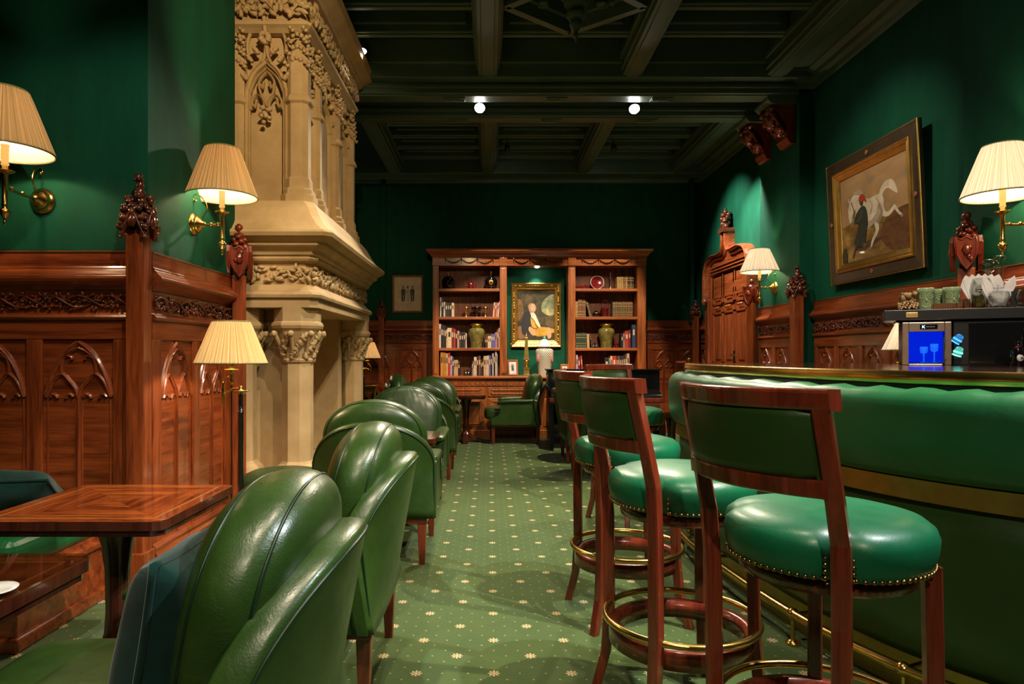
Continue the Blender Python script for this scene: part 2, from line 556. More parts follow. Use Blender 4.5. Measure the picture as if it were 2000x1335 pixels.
def post(loc, rz, zs, label, style='crocket', w=.045, seed=3, top=2.12):
    o = thing('carved_post', label, 'post', loc, rz, 'carved posts of the wall panelling')
    mb = MB(); mb.box(-w, w, -w, w, 0, zs)
    mb.box(-w - .012, w + .012, -w - .012, w + .012, 0, .2)
    mb.build('shaft', MAH, o, .006, 2)
    c = MB(); rd = random.Random(seed)
    if style == 'shield':
        c.box(-w * .8, w * .8, -w * .8, w * .8, zs, zs + .12)
        sh = [(-.062, .20), (-.066, .16), (-.058, .08), (-.030, .02), (0, -.02), (.030, .02), (.058, .08), (.066, .16), (.062, .20), (.03, .185), (0, .205), (-.03, .185)]
        for a in (0, PI / 2, -PI / 2):
            k0 = len(c.v)
            c.prism([(x, zs + z) for x, z in sh], -w - .035, -w - .012, 'y')
            pts = [(x * .82, -w - .037, zs + .005 + z * .92) for x, z in sh]
            c.tube(pts, .005, 6, 0, True)
            c.ball((0, -w - .036, zs + .11), (.026, .014, .034), 8, 6, 0, None, .4, 5)
            for q in range(4): c.ball((rd.uniform(-.025, .025), -w - .034, zs + rd.uniform(.05, .16)), (.014, .012, .02), 6, 5, 0, None, .4, q)
            c.xf(Matrix.Rotation(a, 4, 'Z'), k0)
        h = top - zs
        for q in range(16):
            a = q * 2.4
            z = zs + .17 + (q / 16) * (h - .26)
            rr = .055 * (1 - .45 * q / 16)
            c.ball((rr * math.cos(a), rr * math.sin(a), z), (.024, .022, .020), 7, 5, 0, None, .5, q)
        c.lathe([(.035, zs + .12), (.04, zs + .2), (.025, zs + h * .72), (.03, zs + h * .8)], 8)
        c.ball((0, 0, top - .035), (.028, .028, .035), 8, 6, 0, None, .35, 9)
        c.ball((.004, 0, top - .085), (.034, .03, .03), 8, 6, 0, None, .4, 10)
    else:
        h = top - zs
        k = h / .30
        for a in (0, PI / 2, PI, -PI / 2):
            k0 = len(c.v)
            gb = [(-.062, -.025), (-.048, -.012), (-.02, .045), (0, .095), (.02, .045), (.048, -.012), (.062, -.025), (.066, .0), (.03, .09 * k), (.0, .13 * k), (-.03, .09 * k), (-.066, 0)]
            c.prism([(x, zs + z) for x, z in gb], -w - .018, -w + .004, 'y')
            for sx in (-1, 1):
                c.tube([(sx * .064, -w - .016, zs - .022), (sx * .04, -w - .02, zs + .03), (sx * .01, -w - .022, zs + .10)], .006, 5)
                for q in range(3):
                    c.ball((sx * (.062 - .016 * q), -w - .018, zs + .03 + .045 * q * k), (.020, .014, .017), 7, 5, 0, None, .6, q + 3)
                    c.ball((sx * (.074 - .016 * q), -w - .010, zs + .045 + .045 * q * k), (.013, .012, .012), 6, 5, 0, None, .6, q + 8)
            c.ball((0, -w - .026, zs + .06), (.022, .012, .03), 8, 6, 0, None, .6, 4)
            c.ball((0, -w - .024, zs + .10 * k), (.018, .014, .022), 8, 6, 0, None, .6, 7)
            c.xf(Matrix.Rotation(a, 4, 'Z'), k0)
        c.box(-w + .002, w - .002, -w + .002, w - .002, zs, zs + .13 * k)
        for q in range(22):
            a = q * 2.4; z = zs + (.10 + .09 * (q % 11) / 11) * k
            c.ball((.052 * math.cos(a), .052 * math.sin(a), z), (.021, .021, .017), 6, 5, 0, None, .6, q)
        z = zs + .18 * k
        c.ball((.004, 0, z + .02 * k), (.030, .028, .035 * k), 8, 6, 0, None, .3, 2)
        c.ball((.006, 0, z + .06 * k), (.020, .020, .028 * k), 8, 6, 0, None, .3, 4)
        c.ball((.002, -.004, top - .018 * k), (.022, .022, .020 * k), 8, 6, 0, None, .45, 5)
        for q in range(5): c.ball((.02 * math.cos(q * 1.3), .02 * math.sin(q * 1.3), top - .03 * k), .009, 6, 4)
    c.build('shield_finial' if style == 'shield' else 'leaf_finial', CARVE if style != 'shield' else STW, o, 0)
    return o
# ================================================================== ROOM SHELL
def struct(name, mb, mats, parent=None, **kw):
    o = mb.build(name, mats, parent, **kw)
    if not parent: o['kind'] = 'structure'
    return o


YB = 10.40
struct('floor', MB().box(-4.4, 3.8, -3.2, YB + .2, -.1, 0), CARPET)
struct('wall_left', MB().box(-4.4, -1.78, 3.49, 4.68, 0, 4.3), WALL)
struct('wall_left_near', MB().box(-4.4, -4.2, -3.2, 3.49, 0, 4.3), WALL)
struct('wall_left_chimney', MB().box(-4.4, -2.10, 4.68, 6.9, 0, 4.3), WALL)
struct('wall_left_far', MB().box(-4.4, -2.40, 6.9, YB, 0, 4.3), WALL)
struct('wall_back', MB().box(-4.4, 3.8, YB, YB + .2, 0, 4.3), WALL)
struct('wall_right_near', MB().box(3.14, 3.8, -3.2, 4.45, 0, 4.3), WALL)
struct('wall_right', MB().box(3.245, 3.8, 4.45, 6.72, 0, 4.3), WALL)
struct('wall_right_pier', MB().box(3.10, 3.8, 6.72, 7.70, 0, 4.3), WALL)
struct('wall_right_far', MB().box(3.25, 3.8, 7.70, YB, 0, 4.3), WALL)
struct('wall_rear', MB().box(-4.4, 3.8, -3.4, -3.2, 0, 4.3), WALL)
# pilaster strips above the corner posts
struct('trim_91', MB().box(-1.68, -1.61, YB - .05, YB + .01, 1.7, 3.9), WALL)
struct('trim_92', MB().box(3.07, 3.13, YB - .12, YB + .01, 1.7, 3.9), WALL)

ceil = MB().box(-4.4, 3.8, -3.4, YB + .2, 4.3, 4.4).build('ceiling', CEILD); ceil['kind'] = 'structure'


def cbeam(name, x0, x1, y0, y1, z0, z1, lip=.02):
    b = MB().box(x0, x1, y0, y1, z0, z1)
    b.box(x0 - lip, x1 + lip, y0 - lip, y1 + lip, z0 + .05, z0 + .09)
    b.box(x0 - 2 * lip, x1 + 2 * lip, y0 - 2 * lip, y1 + 2 * lip, z0 + .14, z0 + .20)
    if x1 - x0 > y1 - y0:
        b.box(x0, x1, y0 + .035, y1 - .035, z0 - .012, z0 + .01)
    else:
        b.box(x0 + .035, x1 - .035, y0, y1, z0 - .012, z0 + .01)
    return b.build(name, CEIL, ceil, .008, 2)


for (ya, yb) in ((-3.2, 6.62), (7.62, 10.28)):
    for x in (-1.44, -.02, 1.40, 2.82):
        if x < -1 and ya < 0: continue
        cbeam('beam', x - .095, x + .095, ya, yb, 3.95, 4.3)
xl = -2.4
cbeam('beam', -2.1, 3.2, 6.72, 6.96, 3.82, 4.3)
cbeam('beam', -2.1, 3.2, 7.38, 7.60, 3.83, 4.3)
MB().box(-2.1, 3.2, 6.96, 7.38, 4.02, 4.3).build('beam_infill', CEILD, ceil)
MB().box(-2.1, 3.2, 6.60, 6.72, 3.93, 4.3).box(-2.1, 3.2, 6.56, 6.72, 4.06, 4.3).build('beam_fascia', CEIL, ceil, .01)
for y in [3.2 + .49 * k for k in range(7)]:
    for (xa, xb) in ((-1.30, -.16), (.12, 1.26), (1.54, 2.68)):
        if xa > 0 and xb < 1.3 and 4.9 < y < 5.95: continue
        r = MB().box(xa - .04, xb + .04, y - .05, y + .05, 4.13, 4.31)
        r.box(xa + .05, xb - .05, y - .075, y + .075, 4.20, 4.31)
        r.box(xa - .02, xb + .02, y - .028, y + .028, 4.112, 4.14)
        r.build('rafter', CEIL, ceil, .012, 2)
for y in [8.05 + .48 * k for k in range(5)]:
    for (xa, xb) in ((-1.30, -.16), (.12, 1.26), (1.54, 2.68)):
        r = MB().box(xa - .04, xb + .04, y - .05, y + .05, 4.13, 4.31)
        r.box(xa + .05, xb - .05, y - .075, y + .075, 4.20, 4.31)
        r.box(xa - .02, xb + .02, y - .028, y + .028, 4.112, 4.14)
        r.build('rafter', CEIL, ceil, .012, 2)
for yy, zz in ((6.84, 3.808), (7.49, 3.818)):
    for xx in (-.36, .68, 1.75):
        r = MB().box(xx - .11, xx + .11, yy - .055, yy + .055, zz - .012, zz)
        rd = random.Random(4)
        for q in range(7): r.ball((xx + (q - 3) * .028, yy + rd.uniform(-.02, .02), zz - .014), (.02, .016, .008), 6, 4, 0, None, .5, q)
        r.build('carved_boss', CEIL, ceil)


def cornice(name, pts, closed=False):
    """moulded cornice following a plan path, projecting to the left of its direction"""
    prof = [(0, 3.86), (.02, 3.87), (.03, 3.91), (.07, 3.93), (.08, 3.97), (.13, 4.0), (.14, 4.05), (.21, 4.08), (.24, 4.14), (.30, 4.17), (.31, 4.30), (0, 4.30)]
    rings = []
    k = len(pts)
    for i in range(k):
        p = Vector(pts[i]); a = Vector(pts[max(i - 1, 0)]); b = Vector(pts[min(i + 1, k - 1)])
        d1 = (p - a).normalized() if i else (b - p).normalized()
        d2 = (b - p).normalized() if i < k - 1 else d1
        n1 = Vector((-d1.y, d1.x)); n2 = Vector((-d2.y, d2.x)); nn = (n1 + n2)
        nn = nn / max(.3, nn.length_squared / 2)
        rings.append([(p.x + nn.x * d, p.y + nn.y * d, z) for d, z in prof])
    mb = MB(); mb.loft(rings, 0, False)
    o = mb.build(name, CEIL); o['kind'] = 'structure'
    return o


cornice('trim_93', [(3.14, -3.2), (3.14, 4.45), (3.245, 4.45), (3.245, 6.72), (3.10, 6.72), (3.10, 7.70), (3.25, 7.70), (3.25, YB), (-2.40, YB), (-2.40, 6.9)])
# second step of the right-hand cornice
struct('trim_94', MB().box(2.94, 3.26, -3.2, 6.60, 4.02, 4.3).box(-2.4, 3.25, YB - .30, YB, 3.93, 4.3), CEIL, bevel=.015)

# pendant boss and lozenge ribs of the ceiling bay
pb = MB()
pb.lathe([(.30, .42), (.24, .34), (.15, .24), (.125, .18), (.15, .175), (.165, .155), (.165, .135), (.15, .12), (.135, .085), (.10, .05), (.085, .045),
          (.098, .03), (.098, .015), (.082, -.01), (.062, -.045), (.078, -.055), (.080, -.07), (.062, -.10), (.045, -.125), (.052, -.135), (.050, -.15), (.03, -.19),
          (.014, -.215), (.026, -.23), (.026, -.245), (.010, -.262), (.012, -.275), (.001, -.29)], 32, (.69, 5.39, 4.0))
for q in range(8):
    a = q * PI / 4
    pb.tube([(.69 + .12 * math.cos(a), 5.39 + .12 * math.sin(a), 4.14), (.69 + .17 * math.cos(a), 5.39 + .17 * math.sin(a), 4.22), (.69 + .27 * math.cos(a), 5.39 + .27 * math.sin(a), 4.30)], .014, 6)
pb.build('pendant_boss', CEIL, ceil)
lz = MB()
cx, cy = .69, 5.42
for (dx, dy) in ((.58, 0), (0, .46), (-.58, 0), (0, -.46)):
    pass
L4 = [(cx + .56, cy), (cx, cy + .44), (cx - .56, cy), (cx, cy - .44)]
for i in range(4):
    a, b = L4[i], L4[(i + 1) % 4]
    for off, w, z0 in ((0, .032, 4.0), (.06, .02, 4.10), (-.06, .02, 4.10)):
        dx, dy = b[0] - a[0], b[1] - a[1]; L = math.hypot(dx, dy); nx, ny = -dy / L, dx / L
        lz.prism([(a[0] + nx * (off - w), a[1] + ny * (off - w)), (b[0] + nx * (off - w), b[1] + ny * (off - w)), (b[0] + nx * (off + w), b[1] + ny * (off + w)), (a[0] + nx * (off + w), a[1] + ny * (off + w))], z0, 4.3, 'z')
rd = random.Random(8)
for sx in (-1, 1):
    for sy in (-1, 1):
        for q in range(9):
            lz.ball((cx + sx * (.22 + .12 * rd.random()), cy + sy * (.12 + .10 * rd.random()), 4.12), (.04, .03, .03), 7, 5, 0, None, .5, q)
lz.build('lozenge_rib', CEIL, ceil)

# ================================================================== PANELLING
wainscot(2.5, (-4.30, 3.49, 0), 0, [2.5 - .15 - .185 - .45 * k for k in range(5)], .365,
         'mahogany wall panelling with gothic tracery behind the tables', 1)
wainscot(1.07, (-1.78, 3.50, 0), R(90), [.29, .77], .385, 'side run of mahogany panelling lit by the floor lamp beside the stone chimneypiece', 2)
wainscot(1.55, (-2.40, YB, 0), 0, [.27, .68, 1.19], .33, 'mahogany panelling under the framed photograph beside the bookcase', 3)
wainscot(.90, (2.35, YB, 0), 0, [.345, .74], .33, 'mahogany panelling between the bookcase and the door wall', 4)
wainscot(.54, (3.25, YB, 0), R(-90), [.28], .33, 'narrow panelling left of the arched door', 5)
wainscot(.96, (3.10, 7.70, 0), R(-90), [.20, .60], .32, 'panelling under the small wall lamp on the pier', 6)
wainscot(2.22, (3.245, 6.68, 0), R(-90), [.22 + .40 * k for k in range(5)], .32, 'panelling under the horse painting', 7)
wainscot(4.2, (3.14, 4.42, 0), R(-90), [.3 + .42 * k for k in range(9)], .33, 'panelling behind the bar on the right wall', 8)

post((-1.796, 3.43, 0), 0, 1.815, 'mahogany corner post with leafy carved finial between two wall lamps', 'crocket', .045, 3, 2.125)
post((-1.72, 4.60, 0), R(20), 1.74, 'mahogany post with carved shield finial against the stone chimneypiece', 'shield', .045, 5, 2.10)
post((PX(745, 10.3), 10.31, 0), 0, 1.79, 'slim carved post left of the framed photograph on the back wall', 'crocket', .045, 7, 2.04)
post((PX(1358, 10.22), 10.22, 0), 0, 1.79, 'slim carved post in the corner right of the bookcase', 'crocket', .045, 9, 2.04)
post((3.03, 7.76, 0), R(-55), 1.80, 'carved shield post between the arched door and the small wall lamp', 'shield', .045, 11, 2.08)
post((3.045, 6.66, 0), 0, 1.79, 'dark carved post on the wall corner left of the horse painting', 'crocket', .05, 13, 2.09)
post((3.08, 4.335, 0), R(-35), 1.76, 'shield-topped carved post right of the horse painting', 'shield', .047, 15, 2.13)


# ================================================================== ARCHED DOOR (wall frame: x along, -y out)
def build_door():
    o = bpy.data.objects.new('door_1', None); C.objects.link(o)
    o.location = (3.25, 9.80, 0); o.rotation_euler = (0, 0, R(-90)); o['kind'] = 'structure'
    o['label'] = 'panelled mahogany door under an ogee hood mould with tall finial'; o['category'] = 'door'
    W = 1.60
    lf = MB(); lf.box(.12, W - .12, -.03, .02, 0, 2.35)
    lf.build('door_leaf', MAH, o, .004)
    pn = MB()
    for i in range(3):
        xa = .16 + i * .44; xb = xa + .40
        for (za, zb) in ((.25, 1.0), (1.08, 1.80), (1.90, 2.32)):
            for k, (ins, d) in enumerate(((0, .05), (.05, .035), (.10, .045))):
                if k == 0:
                    for b in ((xa, xa + .04, za, zb), (xb - .04, xb, za, zb), (xa, xb, za, za + .03), (xa, xb, zb - .03, zb)):
                        pn.box(b[0], b[1], -d, -.02, b[2], b[3])
                else:
                    pn.box(xa + ins, xb - ins, -d, -.02, za + ins * .6, zb - ins * .6)
        for q in range(5): pn.ball((xa + .12 + .04 * q, -.06, 1.86), (.022, .012, .02), 6, 5, 0, None, .5, q)
    pn.build('door_panel', MAH, o, .006, 2)
    # jambs + hood mould
    def sweep(pts, prof, mb):
        rings = []
        k = len(pts)
        for i, (x, z) in enumerate(pts):
            a = pts[max(i - 1, 0)]; b = pts[min(i + 1, k - 1)]
            tx, tz = b[0] - a[0], b[1] - a[1]; L = math.hypot(tx, tz); nx, nz = -tz / L, tx / L
            rings.append([(x + nx * u, -d, z + nz * u) for u, d in prof])
        mb.loft(rings, 0, False)
    prof = [(-.035, 0), (-.035, .07), (-.02, .09), (-.01, .075), (.003, .085), (.01, .12), (.027, .14), (.042, .13), (.05, .09), (.05, 0)]
    cx = W / 2
    hood = [(.0, 1.98), (.0, 2.25), (.03, 2.42), (.12, 2.52), (.30, 2.565), (.54, 2.555), (.67, 2.57), (.735, 2.63), (.762, 2.72), (.766, 2.84)]
    hp = [tuple(p) for p in cr(hood, 4)]
    hm = MB()
    sweep([(p[0], p[1]) for p in hp], prof, hm)
    hp2 = [(W - p[0], p[1]) for p in reversed(hp)]
    sweep(hp2, prof, hm)
    hm.build('hood_mould', MAHX, o)
    jb = MB()
    for x in (0, W): jb.box(x - .07, x + .07, -.09, 0, 0, 2.0); jb.box(x - .09, x + .09, -.12, 0, 0, .22); jb.ball((x, -.11, 1.97), (.06, .05, .05), 8, 6, 0, None, .5, 2)
    for x in (.10, W - .10): jb.box(x - .035, x + .035, -.06, 0, 0, 2.40)
    jb.build('door_jamb', MAH, o, .01, 2)
    fl = MB()
    pol = [(p[0], p[1]) for p in hp] + hp2
    poly = [(0, 2.0)] + pol + [(W, 2.0)]
    poly = [(x, z) for x, z in poly if z <= 2.60]
    fl.prism(poly, -.05, 0, 'y')
    for k in range(3): fl.box(.12, W - .12, -.075 - .012 * k, 0, 2.34 + .04 * k, 2.36 + .04 * k)
    fl.build('spandrel_board', MAHX, o, .004)
    fn = MB()
    fn.prism([(cx - .10, 2.84), (cx + .10, 2.84), (cx + .10, 2.87), (cx + .07, 2.90), (cx - .07, 2.90), (cx - .10, 2.87)], -.16, 0, 'y')
    for q in range(12):
        fn.ball((cx + .045 * math.cos(q * 2.4), -.09 + .04 * math.sin(q * 2.4), 2.92 + .18 * q / 12), (.035, .035, .03), 7, 5, 0, None, .5, q)
    fn.lathe([(.05, 2.89), (.055, 2.96), (.04, 3.04), (.02, 3.10)], 10, (cx, -.09, 0))
    fn.ball((cx, -.09, 3.12), .030, 8, 6); fn.ball((cx, -.09, 3.155), .018, 8, 6)
    fn.build('finial', CARVE, o)
    hd = MB(); hd.tube([(1.0, -.03, 1.2), (1.0, -.09, 1.2), (1.12, -.09, 1.2)], .011, 8); hd.box(.985, 1.015, -.06, -.03, 1.05, 1.26)
    hd.build('door_handle', CHROME, o)


build_door()


# ================================================================== CORBELS
def corbel(loc, rz, label):
    o = thing('wall_corbel', label, 'corbel', loc, rz, 'carved corbels under the ceiling beams')
    p = MB()
    p.prism([(0, .0), (.0, -.07), (-.26, -.07), (-.30, -.03), (-.30, 0)], -.17, .17, 'x')
    p.build('cap', CEIL, o, .008)
    b = MB()
    b.prism([(0, -.07), (0, -.46), (-.05, -.46), (-.09, -.40), (-.09, -.25), (-.22, -.10), (-.22, -.07)], -.12, .12, 'x')
    b.build('bracket', STW, o, .01, 2)
    c = MB(); rd = random.Random(2)
    for q in range(26):
        t = q / 26
        c.ball((rd.uniform(-.09, .09), -.12 - .12 * (1 - t) + rd.uniform(-.02, .02), -.10 - .24 * t), (.05, .045, .035), 8, 6, 0, Matrix.Rotation(q, 3, 'X'), .6, q)
    c.ball((0, -.20, -.18), (.075, .08, .10), 12, 9, 0, None, .15, 1)
    c.tube([(-.10, -.10, -.34), (-.11, -.2, -.2), (-.08, -.27, -.10)], .016, 6); c.tube([(.10, -.10, -.34), (.11, -.2, -.2), (.08, -.27, -.10)], .016, 6)
    c.build('carving', STW, o)


corbel((3.10, 6.93, 3.81), R(-90), 'red-brown carved corbel nearer the horse painting, under the ceiling beam')
corbel((3.10, 7.50, 3.82), R(-90), 'red-brown carved corbel directly above the lit green wall')
corbel((-2.10, 7.0, 3.80), R(90), 'carved corbel half hidden behind the stone chimneypiece')
corbel((-2.0, 3.49, 4.10), 0, 'carved corbel at the top edge beside the stone chimneypiece')


# ================================================================== CHIMNEYPIECE
def chimney():
    X0, X1, Y1, Y2 = -2.12, -1.25, 4.75, 6.80
    o = thing('chimneypiece', 'tall carved cream stone gothic chimneypiece with columns and leaf friezes', 'fireplace', (-1.7, 5.77, 0))
    OX, OY = 1.7, -5.77

    def B(mb, name, **kw):
        for i in range(len(mb.v)):
            a = mb.v[i]; mb.v[i] = (a[0] + OX, a[1] + OY, a[2])
        return mb.build(name, STONE, o, **kw)

    def course(prof, x1=X1, y1=Y1, y2=Y2, c=.05, mb=None):
        mb = mb or MB(); rings = []
        for (z, d) in prof:
            a, b, e = x1 + d, y1 - d, y2 + d
            rings.append([(X0, b, z), (a - c, b, z), (a, b + c, z), (a, e - c, z), (a - c, e, z), (X0, e, z)])
        mb.loft(rings, 0, False)
        return mb
    # plinth and hearth
    B(course([(0, .07), (.24, .07), (.27, .05), (.30, .03), (.30, .0)]), 'plinth')
    # entablature
    B(course([(1.535, 0), (1.535, .03), (1.60, .03), (1.605, .05), (1.625, .055), (1.645, .045), (1.66, .02), (1.675, .01), (1.69, .0), (1.70, -.012)]), 'architrave')
    fb = course([(1.70, -.015), (1.855, -.015)])
    B(fb, 'frieze_block')
    lf = MB(); leafband(lf, -1.95, -1.27, 1.712, 1.845, 0, 5)
    lf.xf(Matrix.Translation((0, Y1 + .012, 0)))
    k0 = len(lf.v)
    leafband(lf, 0, 2.0, 1.712, 1.845, 0, 9)
    lf.xf(Matrix.Translation((X1 - .012, Y1 + .02, 0)) @ Matrix.Rotation(R(90), 4, 'Z'), k0)
    B(lf, 'leaf_frieze')
    B(course([(1.85, -.01), (1.865, .02), (1.88, .03), (1.895, .03), (1.905, .045), (1.93, .055), (1.955, .09), (1.965, .10), (1.985, .10), (1.995, .12), (2.02, .155), (2.045, .165), (2.06, .16), (2.075, .13), (2.12, .085), (2.18, .045), (2.25, .01), (2.30, -.03), (2.30, -.10)]), 'mantel_shelf')
    # columns
    def column(cx, cy, name='column', w=.102, half=False):
        mb = MB()
        def oc(r, z, k=8): return [(cx + r * math.cos(PI / 8 + q * PI / 4), cy + r * math.sin(PI / 8 + q * PI / 4), z) for q in range(8)]
        S = w / .924
        mb.loft([oc(S * 1.55, .30), oc(S * 1.55, .36), oc(S * 1.48, .375), oc(S * 1.38, .40), oc(S * 1.12, .42), oc(S, .44), oc(S, 1.14), oc(S * 1.12, 1.150), oc(S * 1.16, 1.165), oc(S * 1.05, 1.18)], 0, False)
        o2 = MB()
        o2.loft([oc(S * 1.0, 1.17), oc(S * 1.1, 1.25), oc(S * 1.35, 1.34), oc(S * 1.45, 1.37), oc(S * 1.62, 1.39), oc(S * 1.68, 1.41), oc(S * 1.62, 1.43), oc(S * 1.5, 1.44), oc(S * 1.5, 1.54)], 0, False)
        rd = random.Random(3)
        for q in range(90):
            a = q * 2.399; t = (q % 18) / 18
            r = S * (1.05 + .45 * t)
            o2.ball((cx + r * math.cos(a), cy + r * math.sin(a), 1.19 + .17 * t), (.016, .030, .020), 7, 5, 0, Matrix.Rotation(a, 3, 'Z') @ Matrix.Rotation(q * 1.7, 3, 'X'), .7, q)
        for q in range(8):
            a = q * PI / 4
            o2.tube([(cx + S * 1.08 * math.cos(a), cy + S * 1.08 * math.sin(a), 1.20), (cx + S * 1.3 * math.cos(a), cy + S * 1.3 * math.sin(a), 1.28), (cx + S * 1.62 * math.cos(a), cy + S * 1.62 * math.sin(a), 1.35)], [.012, .014, .020], 6)
            o2.ball((cx + S * 1.66 * math.cos(a), cy + S * 1.66 * math.sin(a), 1.35), .024, 7, 5, 0, None, .4, q)
        col = B(mb, name)
        for i in range(len(o2.v)):
            a = o2.v[i]; o2.v[i] = (a[0] + OX, a[1] + OY, a[2])
        o2.build('leaf_capital', STONE, col)
    column(-1.395, 4.87); column(-1.81, 4.87); column(-1.37, 6.66)
    # cheeks, lintel and fire chamber
    B(MB().box(X0, -1.44, 4.98, 5.10, .30, 1.54).box(X0, -1.44, 6.40, 6.52, .30, 1.54).box(X0, X0 + .08, 5.0, 6.5, .30, 1.54), 'cheek', bevel=.01)
    # upper body
    xu, ya, yb = -1.36, 4.92, 6.60
    up = MB(); up.box(X0, xu - .055, ya + .065, yb - .05, 2.28, 3.95)
    B(up, 'overmantel')
    pr = [(2.28, .045), (2.36, .045), (2.37, .03), (2.40, .03), (2.42, .012), (2.48, .012), (2.50, 0), (3.03, 0), (3.045, .018), (3.06, .02), (3.085, .01), (3.10, 0), (3.36, 0), (3.44, -.02), (3.52, -.06)]

    def pier(cx, cy, w):
        mb = MB(); rings = []
        for z, d in pr:
            a = w / 2 + d; c = a * .45
            rings.append([(cx - a, cy - a + c, z), (cx - a + c, cy - a, z), (cx + a - c, cy - a, z), (cx + a, cy - a + c, z), (cx + a, cy + a - c, z), (cx + a - c, cy + a, z), (cx - a + c, cy + a, z), (cx - a, cy + a - c, z)])
        mb.loft(rings, 0, False)
        for q in range(7):
            z = 3.30 + .045 * q; s = 1 - q * .06
            for sx, sy in ((-1, -1), (1, -1), (1, 1), (-1, 1)):
                if q % 2 == 0: [mb.ball((cx + sx * w * .5 * s + .012 * math.cos(e * 2.1), cy + sy * w * .5 * s + .012 * math.sin(e * 2.1), z + .008 * e), (.016, .016, .014), 6, 5, 0, None, .6, q + e) for e in range(3)]
            if q % 2:
                for sx, sy in ((0, -1), (1, 0)):
                    [mb.ball((cx + sx * w * .55 * s + sy * .03 * (e - 1), cy + sy * w * .55 * s + sx * .03 * (e - 1), z + .012 * (e % 2)), (.018, .016, .017), 6, 5, 0, None, .6, q + 5 + e) for e in range(3)]
        for sx, sy in ((0, -1), (1, 0)):
            mb.prism([(-w * .45, 3.26), (w * .45, 3.26), (0, 3.44)], -w * .5 - .012, -w * .5, 'y') if False else None
        B(mb, 'pier')
    pier(-1.405, 4.945, .15); pier(-1.86, 4.945, .12)
    for y in (5.28, 5.94, 6.56): pier(-1.385, y, .11)
    # arches, local frame x/z, d outward
    def arch(x0, x1, zs, za, zb, mb, fancy=True):
        xc = (x0 + x1) / 2; hw = (x1 - x0) / 2
        H = za - zs
        for sg in (1, -1):
            pts = [(xc + sg * hw, zb), (xc + sg * hw, zs), (xc + sg * hw * .93, zs + H * .35), (xc + sg * hw * .62, zs + H * .72), (xc, za)]
            relief(mb, cr(pts, 5), .022, .045, 0)
            pts = [(xc + sg * hw * .86, zb), (xc + sg * hw * .86, zs), (xc + sg * hw * .80, zs + H * .28), (xc + sg * hw * .52, zs + H * .6), (xc, za - .05)]
            relief(mb, cr(pts, 5), .010, .03, 0)
            if fancy:
                relief(mb, cr([(xc + sg * hw * .80, zs - .05), (xc + sg * hw * .72, zs + .02), (xc + sg * hw * .45, zs + .06), (xc + sg * hw * .18, zs + .02), (xc + sg * hw * .10, zs - .04)], 4), .010, .03, 0)
                relief(mb, cr([(xc, zs - .02), (xc + sg * hw * .30, zs + .07), (xc + sg * hw * .38, zs + .15), (xc + sg * hw * .2, zs + .20), (xc, zs + .23)], 4), .010, .03, 0)
                relief(mb, cr([(xc + sg * hw * .35, zs + .14), (xc + sg * hw * .22, zs + .11), (xc + sg * hw * .14, zs + .16)], 3), .010, .025, 0)
                relief(mb, cr([(xc + sg * hw * .75, zs + .0), (xc + sg * hw * .6, zs - .03), (xc + sg * hw * .5, zs + .03)], 3), .010, .025, 0)
            # ogee hood with crockets
            relief(mb, cr([(xc + sg * hw * .22, za - .02), (xc + sg * hw * .08, za + .03), (xc, za + .12)], 4), .014, .05, 0)
            relief(mb, [(xc + sg * hw * (.25 + .72 * math.cos(t)), za + .10 + .17 * math.sin(t)) for t in [-.6 + .28 * k for k in range(9)]], .012, .03, 0)
            for q, (u, z) in enumerate(((.95, zs + .17), (.70, za - .01), (.38, za + .05))):
                for e in range(3):
                    mb.ball((xc + sg * hw * u + .012 * e * sg, -.04, z + .014 * e), (.019, .022, .016), 7, 5, 0, None, .6, q * 5 + e)
        for e in range(9):
            a = e * 2.4
            mb.ball((xc + .028 * math.cos(a), -.05, za + .15 + .03 * math.sin(a)), (.024, .03, .02), 7, 5, 0, None, .6, e)
        mb.tube([(xc, -.03, za + .14), (xc, -.05, za + .22), (xc, -.07, za + .30)], .016, 6)
        if fancy:
            for e in range(8):
                mb.ball((xc + .03 * math.cos(e * 2.4), -.03, zs - .05 + .03 * math.sin(e * 2.4) - .01 * e), (.02, .022, .018), 7, 5, 0, None, .6, e)
            pass
    ap = MB(); arch(-1.79, -1.495, 3.05, 3.36, 2.30, ap)
    ap.xf(Matrix.Translation((0, ya + .02, 0)))
    B(ap, 'arched_panel')
    for (y0, y1) in ((5.01, 5.22), (5.34, 5.88), (6.00, 6.50)):
        ap = MB(); arch(0, y1 - y0, 3.04, 3.34 if y1 - y0 > .3 else 3.24, 2.30, ap, False)
        ap.xf(Matrix.Translation((xu - .06, y0, 0)) @ Matrix.Rotation(R(90), 4, 'Z'))
        B(ap, 'arched_panel')
    # crown
    B(course([(3.56, .0), (3.585, .03), (3.60, .055), (3.62, .06), (3.635, .03), (3.655, .02), (3.66, .0)], xu, ya, yb, .03), 'string_course')
    cb = course([(3.66, .0), (3.84, .01)], xu, ya, yb, .03)
    B(cb, 'crown_block')
    lf = MB(); leafband(lf, -2.0, xu + .03, 3.655, 3.83, 0, 15)
    leafband(lf, -1.95, xu + .03, 3.65, 3.83, -.02, 16)
    lf.xf(Matrix.Translation((0, ya - .03, 0)))
    k0 = len(lf.v)
    leafband(lf, 0, 1.68, 3.655, 3.83, 0, 19); leafband(lf, .06, 1.70, 3.65, 3.83, -.02, 29)
    lf.xf(Matrix.Translation((xu + .03, ya - .02, 0)) @ Matrix.Rotation(R(90), 4, 'Z'), k0)
    B(lf, 'crown_leaf_frieze')
    B(course([(3.82, .03), (3.835, .085), (3.85, .095), (3.87, .10), (3.88, .12), (3.91, .155), (3.93, .18), (3.95, .185), (3.965, .19), (3.985, .20), (4.0, .19), (4.0, 0)], xu, ya, yb, .03), 'crown_cornice')


